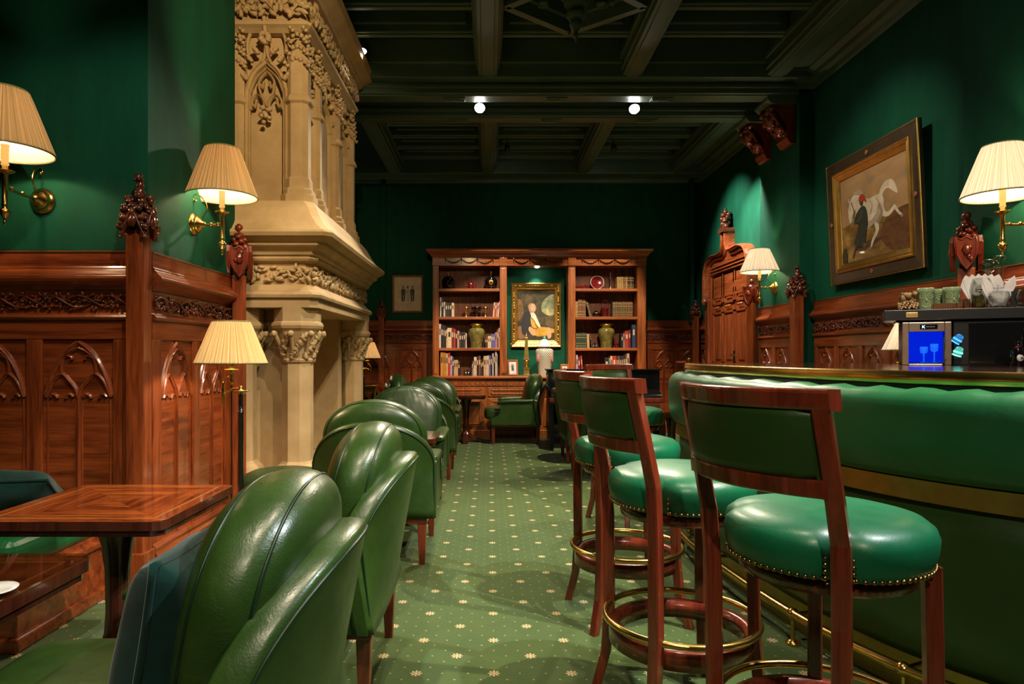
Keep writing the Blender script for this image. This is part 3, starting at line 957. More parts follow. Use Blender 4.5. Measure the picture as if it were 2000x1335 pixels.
chimney()
# ================================================================== ARMCHAIR  (faces -x, rear legs at x=0, y +-0.34)
def pillow(mb, z0, z1, hw, th, cx, arch=.55, nu=72, nv=34, rip=0, p=2.3, bot=.78, d=None):
    """upright domed box cushion; returns the outline of a seam at offset d from the middle"""
    d = d or .46 * th

    def wt(q):
        if q < arch: w = hw * (bot + (1 - bot) * math.sin(PI / 2 * min(1, q / arch + .02)) ** .8)
        else: w = hw * max(0, 1 - ((q - arch) / (1 - arch)) ** 2.15) ** .5
        t = th * max(0, 1 - abs(2 * q - 1) ** 4.5) ** .5
        return max(w, .012), max(t, .012)
    rings = []
    for j in range(nv + 1):
        q = (1 - math.cos(PI * j / nv)) / 2
        z = z0 + (z1 - z0) * q
        w, t = wt(q)
        ring = []
        for i in range(nu):
            a = 2 * PI * i / nu
            ca, sa = math.cos(a), math.sin(a)
            yy = w * math.copysign(abs(ca) ** (2 / p), ca)
            xx = t * math.copysign(abs(sa) ** (2 / p), sa)
            g = max(0, 1 - abs(abs(xx) - d) / .016)
            k = 1 - .022 * g
            if rip and abs(xx) > d: xx *= 1 + rip * math.sin(a * 30 + q * 9) * max(0, q - .35) * (1 - (abs(xx) - d) / max(.01, t - d) * .6)
            ring.append((cx(z) + xx, yy * k, z))
        rings.append(ring)
    mb.loft(rings, 0, True)

    def seam(side):
        L = []
        n = 60
        for j in range(2, n):
            q = (1 - math.cos(PI * j / n)) / 2
            if q < .12: continue
            w, t = wt(q)
            if t <= d: break
            z = z0 + (z1 - z0) * q
            L.append((cx(z) + side * d, w * (1 - (d / t) ** p) ** (1 / p) * .985 + .001, z))
        zt_ = L[-1][2] + .0015
        return L + [(cx(zt_) + side * d, 0, zt_ + .001)] + [(x, -y, z) for x, y, z in reversed(L)]
    return seam


def make_chair(name='armchair', pleat=False, mat=None):
    mat = mat or LEA
    o = bpy.data.objects.new(name, None); C.objects.link(o)
    # legs and rail
    for x, y in ((-.60, -.28), (-.60, .28), (0, -.28), (0, .28)):
        kx = .03 if x < -.3 else -.02
        m = MB().beam([(x, y, .255), (x - (kx if x < -.3 else -.0) * .0, y, .10), (x, y, 0)], [.026, .021, .016], [.026, .021, .016], (1, 0, 0))
        m.build('leg', STW, o, .003, 1)
    MB().box(-.63, .03, -.31, .31, .235, .272).build('seat_rail', STW, o, .005)
    # base upholstery
    MB().box(-.64, -.05, -.30, .30, .26, .345).build('seat_base', mat, o, .03, 3)
    # arms
    for sg in (-1, 1):
        a = MB()
        poly = [(-.625, .268), (-.03, .268), (-.035, .50), (-.03, .565), (-.50, .555), (-.515, .42), (-.545, .385), (-.635, .365)]
        y0, y1 = (.275, .345) if sg > 0 else (-.345, -.275)
        a.prism(poly, y0, y1, 'y')
        am = a.build('arm', mat, o, .014, 3)
        p = MB()
        pts = cr([(-.535, sg * .31, .565), (-.40, sg * .312, .578), (-.15, sg * .315, .584), (-.045, sg * .31, .592)], 4)
        rings = []
        for i, (x, y, z) in enumerate(pts):
            e = .6 if i in (0, len(pts) - 1) else (.93 if i in (1, len(pts) - 2) else 1)
            rings.append([(x, y + .052 * e * math.copysign(abs(math.cos(t)) ** .7, math.cos(t)), z + .026 * e * math.copysign(abs(math.sin(t)) ** .8, math.sin(t))) for t in [2 * PI * k / 16 for k in range(16)]])
        p.loft(rings, 0, True)
        p.build('arm_pad', mat, am)
        q = MB(); q.tube([(-.50, sg * .349, .545), (-.2, sg * .350, .552), (-.05, sg * .349, .556)], .0045, 6)
        q.tube([(-.52, sg * .347, .54), (-.525, sg * .347, .43), (-.56, sg * .346, .385), (-.63, sg * .346, .37)], .004, 6)
        q.build('piping', PIPE, am)
    # seat cushion
    s = MB(); rings = []
    for j in range(13):
        t = j / 12; z = .33 + .15 * t
        e = (1 - abs(2 * t - 1) ** 3.2) ** .5 * .035
        ring = []
        for i in range(40):
            a = 2 * PI * i / 40
            X = .335 * math.copysign(abs(math.cos(a)) ** .28, math.cos(a)); Y = .262 * math.copysign(abs(math.sin(a)) ** .28, math.sin(a))
            k = 1 if t < .5 else 1
            ring.append((-.39 + X * (1 + e / .335 - .035 / .335), Y * (1 + e / .262 - .035 / .262), z))
        rings.append(ring)
    # dome the top
    top = []
    for f in (.8, .5, .2):
        ring = []
        for (x, y, z) in rings[-1]:
            ring.append((-.39 + (x + .39) * f, y * f, .48 + .022 * (1 - f ** 2)))
        top.append(ring)
    s.loft(rings + top, 0, True)
    s.build('seat_cushion', mat, o)
    # shell
    def zt(y):
        u = min(1, abs(y) / .348)
        return .565 + .238 * (1 - u ** 2.3) ** .55

    def xc(y, z):
        return .015 + (z - .27) / .55 * .10 - .105 * (abs(y) / .348) ** 2 * min(1, (z - .25) / .3)
    sh = MB(); N = 30; K = 9
    th = .037
    outer = []; inner = []
    cols = []
    for i in range(N + 1):
        y = -.348 * math.cos(PI * i / N)
        zz = zt(y)
        col = []
        for j in range(K + 1):
            z = .27 + (zz - .27) * j / K; col.append((xc(y, z) + th, y, z))
        for k in range(1, 6):
            a = PI * k / 6
            col.append((xc(y, zz) + th * math.copysign(abs(math.cos(a)) ** .55, math.cos(a)), y * (1 + .0), zz + th * .62 * math.sin(a) ** .6))
        for j in range(K, -1, -1):
            z = .27 + (zz - .27) * j / K; col.append((xc(y, z) - th, y, z))
        cols.append(col)
    # round the lateral ends
    e0 = [(p[0] * .5 + xc(-.348, min(p[2], .57)) * .5, p[1] - .012, p[2]) for p in cols[0]]
    e1 = [(p[0] * .5 + xc(.348, min(p[2], .57)) * .5, p[1] + .012, p[2]) for p in cols[-1]]
    sh.loft([e0] + cols + [e1], 0, True, True, True)
    so = sh.build('back_shell', mat, o)
    pp = MB()
    for sd in (1, -1):
        pts = []
        for i in range(N + 1):
            y = -.348 * math.cos(PI * i / N)
            pts.append((xc(y, zt(y)) + sd * (th + .001), y, zt(y) + .002))
        if sd == 1: pts = [(pts[0][0] + .03, pts[0][1], .30)] + pts + [(pts[-1][0] + .03, pts[-1][1], .30)]
        pp.tube(pts, .0042, 6)
    pp.build('piping', PIPE if not pleat else BLACKM, so)
    # back cushion
    c = MB()
    seam = pillow(c, .43, .945, .305, .125, lambda z: -.115 + (z - .43) * .20, rip=.14 if pleat else 0)
    bc = c.build('back_cushion', LEAD if pleat else mat, o)
    q = MB().tube(seam(-1), .0034, 6); q.build('front_seam', PIPE, bc)
    q = MB().tube(seam(1), .0034, 6); q.build('rear_seam', PIPE, bc)
    return o


chairs = [
    (-.43, 1.48, 0, 'green leather armchair nearest the front on the left, holding a velvet cushion'),
    (-.43, 2.58, 0, 'green leather armchair second in the left row, its ribbed back cushion turned to the left'),
    (-.67, 3.86, -90, 'green leather armchair seen from behind, just past the second side-facing chair'),
    (-.70, 5.60, 90, 'armchair with dark pleated green back cushion facing forward beside the chimneypiece'),
    (-.68, 6.47, -90, 'green armchair seen from behind, directly beyond the pleated one'),
    (-.70, 8.05, 90, 'last green armchair of the left row, facing forward near the bookcase'),
    (-1.28, 9.15, 180, 'green armchair facing right beside the panelling left of the bookcase'),
    (.645, 9.30, 0, 'single green armchair in side view in front of the bookcase'),
    (.865, 6.71, 180, 'nearer of the two green armchairs backing onto the aisle beyond the bar stools'),
    (.865, 7.72, 180, 'farther of the two green armchairs backing onto the aisle beyond the bar stools'),
]
proto = make_chair('armchair')
protop = make_chair('armchair', True, LEA)
used = False
for i, (x, y, rz, lab) in enumerate(chairs):
    if i == 3: o = protop
    elif not used: o = proto; used = True
    else: o = copy_tree(proto)
    o.location = (x, y, 0); o.rotation_euler = (0, 0, R(rz))
    tag(o, lab, 'armchair', 'green leather club armchairs')


# ================================================================== BAR STOOL (back on -x side)
def make_stool(name='bar_stool'):
    o = bpy.data.objects.new(name, None); C.objects.link(o)
    for sy in (-1, 1):
        # rear leg continues up as back post
        pts = [(-.220, sy * .215, 0), (-.190, sy * .192, .14), (-.180, sy * .186, .30), (-.182, sy * .188, .62), (-.192, sy * .194, .80), (-.218, sy * .196, .92), (-.255, sy * .196, 1.09)]
        w = [.017, .018, .019, .019, .019, .018, .019]
        MB().beam(pts, w, w, (1, -sy * .55, 0)).build('rear_leg', STW, o, .004, 1)
        pts = [(.215, sy * .205, 0), (.182, sy * .176, .14), (.170, sy * .165, .30), (.165, sy * .160, .70)]
        MB().beam(pts, [.017, .018, .019, .019], [.017, .018, .019, .019], (1, sy * .8, 0)).build('leg', STW, o, .004, 1)
    # seat
    s = MB()
    prof = [(.16, .70), (.226, .705), (.232, .715), (.240, .745), (.243, .775), (.236, .795), (.215, .812), (.17, .823), (.11, .829), (.05, .831), (.002, .832)]

    def seat_rip(a, z):
        r = 0
        for t in (PI - .80, -(PI - .80)):
            d = abs((a - t + PI) % (2 * PI) - PI)
            if d < .30: r -= .026 * (1 - d / .30) ** 2 * (1 if z < .82 else .3)
        return r
    s.lathe(prof, 72, rip=seat_rip)
    seat = s.build('seat', LEAS, o)
    n = MB()
    for k in range(86):
        a = 2 * PI * k / 86
        if min(abs((a - t + PI) % (2 * PI) - PI) for t in (PI - .80, -(PI - .80))) < .10: continue
        r = .2335 + seat_rip(a, .71)
        n.ball((r * math.cos(a), r * math.sin(a), .712), .0058, 6, 4)
    for t in (PI - .80, -(PI - .80)):
        for sg in (-1, 1):
            for q in range(4):
                a = t + sg * .125; r = .238 + seat_rip(a, .72)
                n.ball((r * math.cos(a), r * math.sin(a), .712 + .0145 * q), .0058, 6, 4)
    n.build('nailhead_trim', NAIL, seat)
    MB().lathe([(.18, .66), (.20, .665), (.205, .70), (.0, .70)], 32).build('seat_apron', STW, o)
    # ring
    MB().tube([(.252 * math.cos(2 * PI * k / 48), .252 * math.sin(2 * PI * k / 48), .318) for k in range(48)], .011, 10, 0, True).build('foot_ring', BRASS, o)
    w = MB(); rings = []
    for k in range(48):
        a = 2 * PI * k / 48
        rings.append([(r * math.cos(a), r * math.sin(a), z) for r, z in ((.205, .235), (.240, .235), (.240, .290), (.235, .295), (.205, .295))])
    w.loft(rings, 0, True, False, True, True)
    w.build('stretcher_hoop', STW, o)
    # back: curved rails + upholstered panel
    def arc(y, z, e=0):
        u = y / .205
        return (-.255 - .062 * (1 - u * u) - e + (1.09 - z) * .14, y, z)

    def band(name, z0, z1, th, ymax, mat, par, k=17, bev=.005):
        m = MB(); rings = []
        for i in range(k):
            y = -ymax + 2 * ymax * i / (k - 1)
            a = arc(y, z0); b = arc(y, z1)
            rings.append([(a[0] - th, y, z0), (b[0] - th, y, z1), (b[0] + th, y, z1), (a[0] + th, y, z0)])
        m.loft(rings, 0, False)
        ob = m.build(name, mat, par, bev, 2)
        return ob
    band('crest_rail', 1.085, 1.130, .019, .222, STW, o, 19, .008)
    band('lower_rail', .900, .940, .015, .196, STW, o)
    p = MB(); rings = []
    for i in range(17):
        y = -.184 + .368 * i / 16
        ring = []
        for (z, d) in ((.938, -.012), (.96, -.016), (1.0, -.020), (1.04, -.020), (1.07, -.016), (1.088, -.012), (1.088, .010), (1.05, .024), (1.0, .028), (.96, .020), (.938, .010)):
            e = 1 if 0 < i < 16 else .5
            ring.append((arc(y, z)[0] + d * e, y, z))
        rings.append(ring)
    p.loft(rings, 0, True)
    bp = p.build('back_panel', LEAB, o)
    bn = MB()
    for q in range(22):
        y = -.160 + .320 * q / 21
        bn.ball((arc(y, 1.08)[0] + .016, y, 1.078), .0045, 6, 4); bn.ball((arc(y, .95)[0] + .016, y, .950), .0045, 6, 4)
    for q in range(8):
        for y in (-.162, .162): bn.ball((arc(y, .95 + .016 * q)[0] + .016, y, .955 + .0165 * q), .0045, 6, 4)
    bn.build('nailhead_trim', NAIL, bp)
    return o


st = make_stool()
spots = [(.832, 1.67, 25, 'green leather bar stool nearest the front, its curved back toward the camera'),
         (.645, 2.27, 12, 'second bar stool from the front, with brass foot ring fully visible'),
         (.635, 3.12, 8, 'third bar stool from the front, standing before the curved bar'),
         (1.02, 4.88, -62, 'farthest bar stool, at the rounded end of the bar, showing nailheads on its back')]
for i, (x, y, rz, lab) in enumerate(spots):
    o = st if i == 0 else copy_tree(st)
    o.location = (x, y, 0); o.rotation_euler = (0, 0, R(rz))
    tag(o, lab, 'bar stool', 'bar stools along the bar')

# ================================================================== BAR COUNTER
P = [(2.97, 1.43), (2.6, 1.50), (2.1, 1.64), (1.8, 1.78), (1.57, 1.97), (1.41, 2.19), (1.29, 2.46), (1.19, 2.85), (1.12, 3.4), (1.09, 3.9), (1.13, 4.25), (1.26, 4.52), (1.50, 4.66), (2.0, 4.72), (2.6, 4.74), (2.97, 4.74)]
PC = [Vector((p[0], p[1])) for p in cr([(a, b, 0) for a, b in P], 6)]


def offs(d):
    out = []
    for i, p in enumerate(PC):
        a = PC[max(i - 1, 0)]; b = PC[min(i + 1, len(PC) - 1)]
        t = (b - a).normalized(); n = Vector((t.y, -t.x))  # to the right of travel = inside
        q = p + n * d
        out.append((q.x, q.y))
    return out


bar = thing('bar_counter', 'curved bar counter with padded green leather front and brass-edged top', 'bar', (2.1, 3.2, 0))


def BAR(mb, name, mat, par=None, **kw):
    for i in range(len(mb.v)):
        a = mb.v[i]; mb.v[i] = (a[0] - 2.1, a[1] - 3.2, a[2])
    return mb.build(name, mat, par or bar, **kw)


def around(prof, m=0, sm=True, mb=None, wob=None):
    """prof: list of (inset, z) swept along the bar front"""
    mb = mb or MB()
    L = [offs(d) for d, z in prof]
    rings = []
    for i in range(len(PC)):
        rings.append([(L[k][i][0], L[k][i][1], prof[k][1] + (wob(i, k) if wob else 0)) for k in range(len(prof))])
    mb.loft(rings, m, sm, True, True)
    return mb


pad = [(.105, 1.075), (.075, 1.088), (.045, 1.086), (.020, 1.072), (.004, 1.045), (0, 1.00), (.0, .93), (.004, .87), (.016, .82), (.034, .795), (.06, .782), (.105, .785)]
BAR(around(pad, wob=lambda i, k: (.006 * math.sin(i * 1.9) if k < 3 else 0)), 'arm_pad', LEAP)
band_ = [(.062, .785), (.050, .782), (.050, .712), (.062, .708), (.10, .71), (.10, .785)]
BAR(around(band_, sm=False), 'brass_band', BRASSD)
pan = [(.070, .715), (.066, .60), (.066, .45), (.070, .30), (.08, .20), (.12, .155), (.16, .15), (.22, .15), (.22, .715)]
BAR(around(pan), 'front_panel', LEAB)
kick = [(.16, .16), (.16, 0), (.22, 0), (.22, .16)]
BAR(around(kick, sm=False), 'kick_plate', BRASSD)
rec = [(.115, 1.10), (.115, 1.06), (.2, 1.06), (.2, 1.10)]
BAR(around(rec, sm=False), 'recess', BLACKM)
edge = [(.104, 1.146), (.100, 1.143), (.098, 1.12), (.100, 1.102), (.106, 1.098), (.15, 1.098), (.15, 1.146)]
BAR(around(edge), 'brass_edge', BRASS)
strip = [(.108, 1.1475), (.108, 1.146), (.128, 1.146), (.128, 1.1475)]
top = offs(.105)
tp = MB(); tp.prism(top[::-1], 1.10, 1.1455, 'z')
BARTOP = wood('bar_top', 'x', (.035, .010, .006), (.10, .026, .012), .06, 1.0, .02)
BAR(tp, 'counter_top', BARTOP)
ins = offs(.2)
BAR(MB().prism(ins[::-1], .0, 1.10, 'z'), 'carcass', BLACKM)
# foot rail with brackets
fr = offs(.055)
k0 = 6
fb = MB(); fb.tube([(x, y, .125) for x, y in fr], .019, 10)
BAR(fb, 'foot_rail', BRASS)
for i in range(14, len(PC) - 8, 9):
    a = fr[i]; b = offs(.165)[i]
    m = MB(); m.tube([(a[0], a[1], .125), (b[0], b[1], .125)], .009, 8); m.tube([(a[0], a[1], .125), (a[0], a[1], .02)], .009, 8); m.ball((a[0], a[1], .125), .026, 10, 8)
    m.lathe([(.03, 0), (.03, .012), (.012, .02)], 12, (a[0], a[1], 0))
    BAR(m, 'rail_bracket', BRASS)
# small end block with brass post on the far end of the top
e = thing('rail_block', 'small wooden block with a brass post at the far end of the bar top', 'bar fitting', (PX(1326, 4.75), 4.62, 1.146))
MB().box(-.05, .01, -.02, .02, 0, .012).build('wood_block', STW, e, .002, 1)
MB().lathe([(.008, 0), (.008, .02), (.012, .024), (.009, .032)], 12, (.03, 0, 0)).build('brass_post', BRASS, e)


# ================================================================== TABLES
def table(loc, w, d, h, label, dark=False, name='pedestal_table', glass=False):
    o = thing(name, label, 'table', loc, 0, 'mahogany tables between the armchairs')
    t = MB()
    c = .035
    def oct_(a, b, cc): return [(-a + cc, -b), (a - cc, -b), (a - cc * .3, -b + cc * .3), (a, -b + cc), (a, b - cc), (a - cc * .3, b - cc * .3), (a - cc, b), (-a + cc, b), (-a + cc * .3, b - cc * .3), (-a, b - cc), (-a, -b + cc), (-a + cc * .3, -b + cc * .3)]
    t.prism(oct_(w / 2, d / 2, c), h - .030, h - .001, 'z', 2)
    t.prism(oct_(w / 2 - .012, d / 2 - .012, c), h - .052, h - .030, 'z', 2)
    a, b = w / 2 - .055, d / 2 - .055
    z = h
    # quartered veneer
    t.add([(-a, -b, z), (a, -b, z), (a, b, z), (-a, b, z), (0, 0, z)], [(0, 1, 4)], 0)
    t.add([(-a, -b, z), (a, -b, z), (a, b, z), (-a, b, z), (0, 0, z)], [(2, 3, 4)], 0)
    t.add([(-a, -b, z), (a, -b, z), (a, b, z), (-a, b, z), (0, 0, z)], [(1, 2, 4), (3, 0, 4)], 1)
    A, Bq = w / 2 - .002, d / 2 - .002
    ring = oct_(A, Bq, c)
    q = .0045
    for (p0, p1, m) in (((-a - q, -b - q), (a + q, -b), 3), ((-a - q, b), (a + q, b + q), 3), ((-a - q, -b), (-a, b), 3), ((a, -b), (a + q, b), 3)):
        t.add([(p0[0], p0[1], z), (p1[0], p0[1], z), (p1[0], p1[1], z), (p0[0], p1[1], z)], [(0, 1, 2, 3)], m)
    a2, b2 = a + q, b + q
    # border pieces (mitred)
    R0 = [(-A, -Bq), (A, -Bq), (A, Bq), (-A, Bq)]; R1 = [(-a2, -b2), (a2, -b2), (a2, b2), (-a2, b2)]
    for i in range(4):
        j = (i + 1) % 4
        P0, P1 = R0[i], R0[j]
        dx = .033
        if i % 2 == 0:
            s0 = (P0[0] + (dx if P0[0] < 0 else -dx), P0[1]); s1 = (P1[0] + (dx if P1[0] < 0 else -dx), P1[1])
        else:
            s0 = (P0[0], P0[1] + (dx if P0[1] < 0 else -dx)); s1 = (P1[0], P1[1] + (dx if P1[1] < 0 else -dx))
        t.add([(*s0, z), (*s1, z), (*R1[j], z), (*R1[i], z)], [(0, 1, 2, 3)], 0 if i % 2 == 0 else 1)
        n1 = (P1[0], P1[1] + (dx if P1[1] < 0 else -dx)) if i % 2 == 0 else (P1[0] + (dx if P1[0] < 0 else -dx), P1[1])
        t.add([(*s1, z), (*n1, z), (*R1[j], z)], [(0, 1, 2)], 0)
    t.build('table_top', [TABX, TABY, TABD, INLAY], o)
    if glass:
        MB().prism(oct_(w / 2 - .001, d / 2 - .001, c), h + .0012, h + .007, 'z').build('glass_sheet', GLASS, o)
    MB().lathe([(.075, .09), (.075, .11), (.055, .13), (.045, .16), (.040, .24), (.043, .40), (.055, h - .16), (.07, h - .10), (.09, h - .052)], 20).build('pedestal', TABD, o)
    f = MB()
    for a_ in (0, PI / 2):
        k = len(f.v)
        f.prism([(-.24, 0), (-.20, 0), (-.17, .02), (.17, .02), (.20, 0), (.24, 0), (.24, .055), (.20, .06), (.06, .105), (-.06, .105), (-.20, .06), (-.24, .055)], -.035, .035, 'y')
        f.xf(Matrix.Rotation(a_, 4, 'Z'), k)
    f.build('foot', TABD, o, .006)
    return o


table((-1.405, 2.53, 0), .65, .64, .65, 'glossy mahogany table with quartered veneer top beside the corner panelling')
table((-1.405, 1.52, 0), .65, .64, .65, 'glass-covered mahogany table at the bottom left corner', glass=True)
table((-.68, 4.79, 0), .62, .50, .63, 'small mahogany table between the back-turned and the pleated armchair')
table((-.68, 7.27, 0), .62, .50, .63, 'small mahogany table between the last two chairs of the left row')
table((-.33, 9.28, 0), .55, .60, .66, 'mahogany pedestal table in front of the bookcase, beside the side-view armchair')
table((1.95, 7.2, 0), .70, 1.3, .64, 'mahogany table at the seats of the two aisle armchairs, before the piano')

# glass bottle and saucer on the near table
b = thing('water_glass', 'clear glass tumbler cut by the left edge on the glass-covered table', 'glass', (-1.245, 1.64, .657))
MB().lathe([(.001, .002), (.028, .002), (.030, .01), (.032, .12), (.030, .12), (.028, .012), (.001, .010)], 24, caps=False).build('tumbler', GLASS, b)
WHITE = flat('porcelain', (.75, .74, .70), .2)
b = MB().lathe([(.001, .0), (.035, .0), (.05, .006), (.052, .009), (.035, .005), (.001, .004)], 28).build('saucer', WHITE, loc=(-1.14, 1.535, .657))
tag(b, 'small white saucer at the edge of the glass-covered table', 'saucer')

# ================================================================== BANQUETTE, OTTOMAN, CUSHIONS
o = thing('banquette', 'green leather banquette seat under the corner panelling, partly hidden by tables', 'bench', (-2.75, 3.1, 0))
MB().box(-1.1, .84, -.40, .30, .0, .33).box(-1.1, .86, -.42, .30, .0, .06).box(-1.1, .86, -.42, .30, .26, .30).build('base', MAHX, o, .01)
for k, (xa, xb) in enumerate(((-1.1, -.35), (-.34, .36), (.37, .86))):
    MB().box(xa, xb, -.45, .16, .32, .465).build('seat_cushion', LEAP, o, .05, 4)


def velvet_cushion(loc, rot, size, label, th=.075):
    m = MB(); n = 22
    vs = []; rd = random.Random(4)
    for side in (1, -1):
        g = []
        for i in range(n + 1):
            row = []
            for j in range(n + 1):
                u, v = 2 * i / n - 1, 2 * j / n - 1
                pinch = 1 - .07 * (1 - abs(u) ** 3) * abs(v) ** 3 - .07 * (1 - abs(v) ** 3) * abs(u) ** 3
                t = th * ((1 - u ** 4) * (1 - v ** 4)) ** .5 + .006 + .008 * math.sin(u * 5 + v * 3) * (1 - u * u) * (1 - v * v)
                row.append((u * size[0] * (1 - .07 * (1 - v * v)), side * t, v * size[1] * (1 - .07 * (1 - u * u))))
            g.append(row)
        vv = [p for r_ in g for p in r_]
        fs = []
        for i in range(n):
            for j in range(n):
                a = i * (n + 1) + j
                f = (a, a + n + 1, a + n + 2, a + 1)
                fs.append(f if side < 0 else f[::-1])
        m.add(vv, fs, 0, True)
    o = thing('velvet_cushion', label, 'cushion', loc, 0, None)
    o.rotation_euler = rot
    m.build('cushion_body', VELVET, o)
    e = MB()
    pts = []
    for s in range(4):
        for k in range(12):
            u = -1 + 2 * k / 12
            a, b = ((u, -1), (1, u), (-u, 1), (-1, -u))[s]
            pts.append((a * size[0] * (1 - .07 * (1 - b * b)), 0, b * size[1] * (1 - .07 * (1 - a * a))))
    e.tube(pts, .008, 6, 0, True)
    e.build('piped_edge', VELVET, o)
    return o


velvet_cushion((-.645, 1.37, .635), (R(-4), R(0), R(94)), (.155, .185), 'teal velvet cushion leaning on the nearest green armchair', .07)
bpy.data.objects['velvet_cushion'].rotation_euler = (R(9), 0, R(92))
velvet_cushion((-2.06, 2.86, .585), (R(52), 0, R(4)), (.24, .17), 'teal velvet cushion lying on the banquette behind the tables', .085)

o = thing('ottoman', 'low dark green leather stool with nailheads in front of the stone chimneypiece', 'ottoman', (-1.29, 4.19, 0))
MB().lathe([(.22, .34), (.245, .35), (.255, .38), (.258, .42), (.245, .455), (.19, .48), (.10, .492), (.002, .495)], 48).build('seat', LEAD, o)
n = MB()
for k in range(90): a = 2 * PI * k / 90; n.ball((.247 * math.cos(a), .247 * math.sin(a), .352), .0058, 6, 4)
n.build('nailhead_trim', NAIL, o)
MB().lathe([(.235, .28), (.24, .285), (.24, .345), (.2, .345)], 40).build('apron', STW, o)
for a in (45, 135, 225, 315):
    x, y = .18 * math.cos(R(a)), .18 * math.sin(R(a))
    MB().beam([(x, y, .30), (x * 1.05, y * 1.05, 0)], [.024, .015], [.024, .015], (1, 0, 0)).build('leg', STW, o, .003, 1)


# ================================================================== LAMPS
LIGHTS = []


def bulb(parent, loc, e, col=(1, .72, .42), r=.03):
    l = bpy.data.lights.new('bulb_light', 'POINT'); l.energy = e; l.color = col; l.shadow_soft_size = r
    ob = bpy.data.objects.new('bulb_light', l); C.objects.link(ob); ob.parent = parent; ob.location = loc
    return ob


def shade(par, c, r0, r1, z0, z1, mat, n=56, pl=.0045):
    """pleated lampshade r0 bottom, r1 top"""
    h = z1 - z0
    rip = lambda a, z: pl * math.sin(a * n) * (1 if z < z0 + h * .9 else .6)
    m = MB()
    prof = [(r0 + (r1 - r0) * t, z0 + h * t) for t in (0, .12, .35, .6, .85, 1)]
    rings = []
    N = n * 6
    for (r, z) in prof:
        rings.append([((r + rip(2 * PI * i / N, z)) * math.cos(2 * PI * i / N), (r + rip(2 * PI * i / N, z)) * math.sin(2 * PI * i / N), z) for i in range(N)])
    m.loft(rings, 0, True, False)
    s = m.build('lamp_shade', mat, par, loc=c)
    li = MB(); li.lathe([(r0 - .006, z0 + .002), (r1 - .006, z1 - .002)], 48, caps=False)
    li.build('lining', mk_lining, s)
    t = MB()
    t.tube([(r0 * math.cos(2 * PI * i / 48), r0 * math.sin(2 * PI * i / 48), z0) for i in range(48)], .0045, 6, 0, True)
    t.build('bottom_trim_band', TRIMG, s); t = MB()
    t.tube([(r1 * math.cos(2 * PI * i / 40), r1 * math.sin(2 * PI * i / 40), z1) for i in range(40)], .004, 6, 0, True)
    t.build('top_trim_band', TRIMG, s)
    return s


def lining_mat():
    n = NT('shade_lining_translucent'); t = n.t
    d = n.n('ShaderNodeBsdfDiffuse'); tl = n.n('ShaderNodeBsdfTranslucent'); mx = n.n('ShaderNodeMixShader')
    for q in (d, tl): q.inputs[0].default_value = (.9, .80, .66, 1)
    mx.inputs[0].default_value = .5
    n.l(d.outputs[0], mx.inputs[1]); n.l(tl.outputs[0], mx.inputs[2]); n.l(mx.outputs[0], n.out.inputs[0])
    return n.m


mk_lining = lining_mat()


def sconce(loc, rz, label, out=.17, side=0.0, smat=None, energy=9, zs=0.0):
    """plate centre at origin, arm along -y (and sideways), stem at (side,-out)"""
    o = thing('wall_lamp', label, 'wall lamp', loc, rz, 'brass wall lamps with pleated shades')
    p = MB(); p.lathe([(.001, -.012), (.062, -.012), (.066, -.004), (.066, .006), (.052, .012), (.046, .020), (.052, .026), (.040, .034), (.018, .055), (.012, .07), (.001, .07)], 32)
    p.xf(Matrix.Rotation(R(90), 4, 'X'))
    p.build('wall_plate', BRASS, o)
    S = Vector((side, -out, 0))
    d = S.normalized()
    a = MB()
    pts = [Vector((0, -.05, 0)), Vector((0, -.05, 0)) * .5 + S * .5 + Vector((0, 0, -.006)), S]
    a.tube(pts, .0075, 10)
    for t in (.45, .8): a.ball(tuple(Vector((0, -.05, 0)) * (1 - t) + S * t), .012, 10, 6)
    a.build('arm', BRASS, o)
    sc_ = MB()
    q = [(0, 0), (.004, .04), (.03, .085), (.022, .13), (-.005, .165), (-.035, .180), (-.052, .165), (-.05, .145), (-.038, .14)]
    b0 = Vector((0, -.05, 0))
    sc_.tube(cr([tuple(b0 + d * (u if side == 0 else u) + Vector((0, 0, z))) for u, z in q], 4), .0042, 8)
    sc_.ball(tuple(b0 + d * -.038 + Vector((0, 0, .14))), .009, 8, 6)
    sc_.build('scroll', BRASS, o)
    c = (S.x, S.y, 0)
    st_ = MB()
    st_.lathe([(.001, -.185), (.006, -.180), (.007, -.165), (.004, -.158), (.012, -.145), (.024, -.128), (.026, -.120), (.022, -.112), (.010, -.100), (.014, -.09), (.014, -.084), (.0125, -.08), (.0125, .055), (.016, .06), (.010, .066)], 20, c)
    st_.build('stem', BRASS, o)
    MB().lathe([(.008, .058), (.028, .066), (.040, .072), (.041, .075), (.022, .074), (.012, .080), (.016, .09), (.010, .10)], 24, c).build('drip_pan', BRASS, o)
    MB().lathe([(.012, .098), (.018, .105), (.014, .115), (.0165, .13), (.0165, .19), (.019, .195), (.019, .20), (.014, .205)], 20, c).build('candle_tube', CANDLE, o)
    b = MB(); b.ball((c[0], c[1], .235), (.016, .016, .026), 12, 8); b.build('bulb', BULB, o)
    shade(o, c, .205, .098, .165, .455 + zs, smat or SHADE)
    bulb(o, (c[0], c[1], .265), energy)
    return o


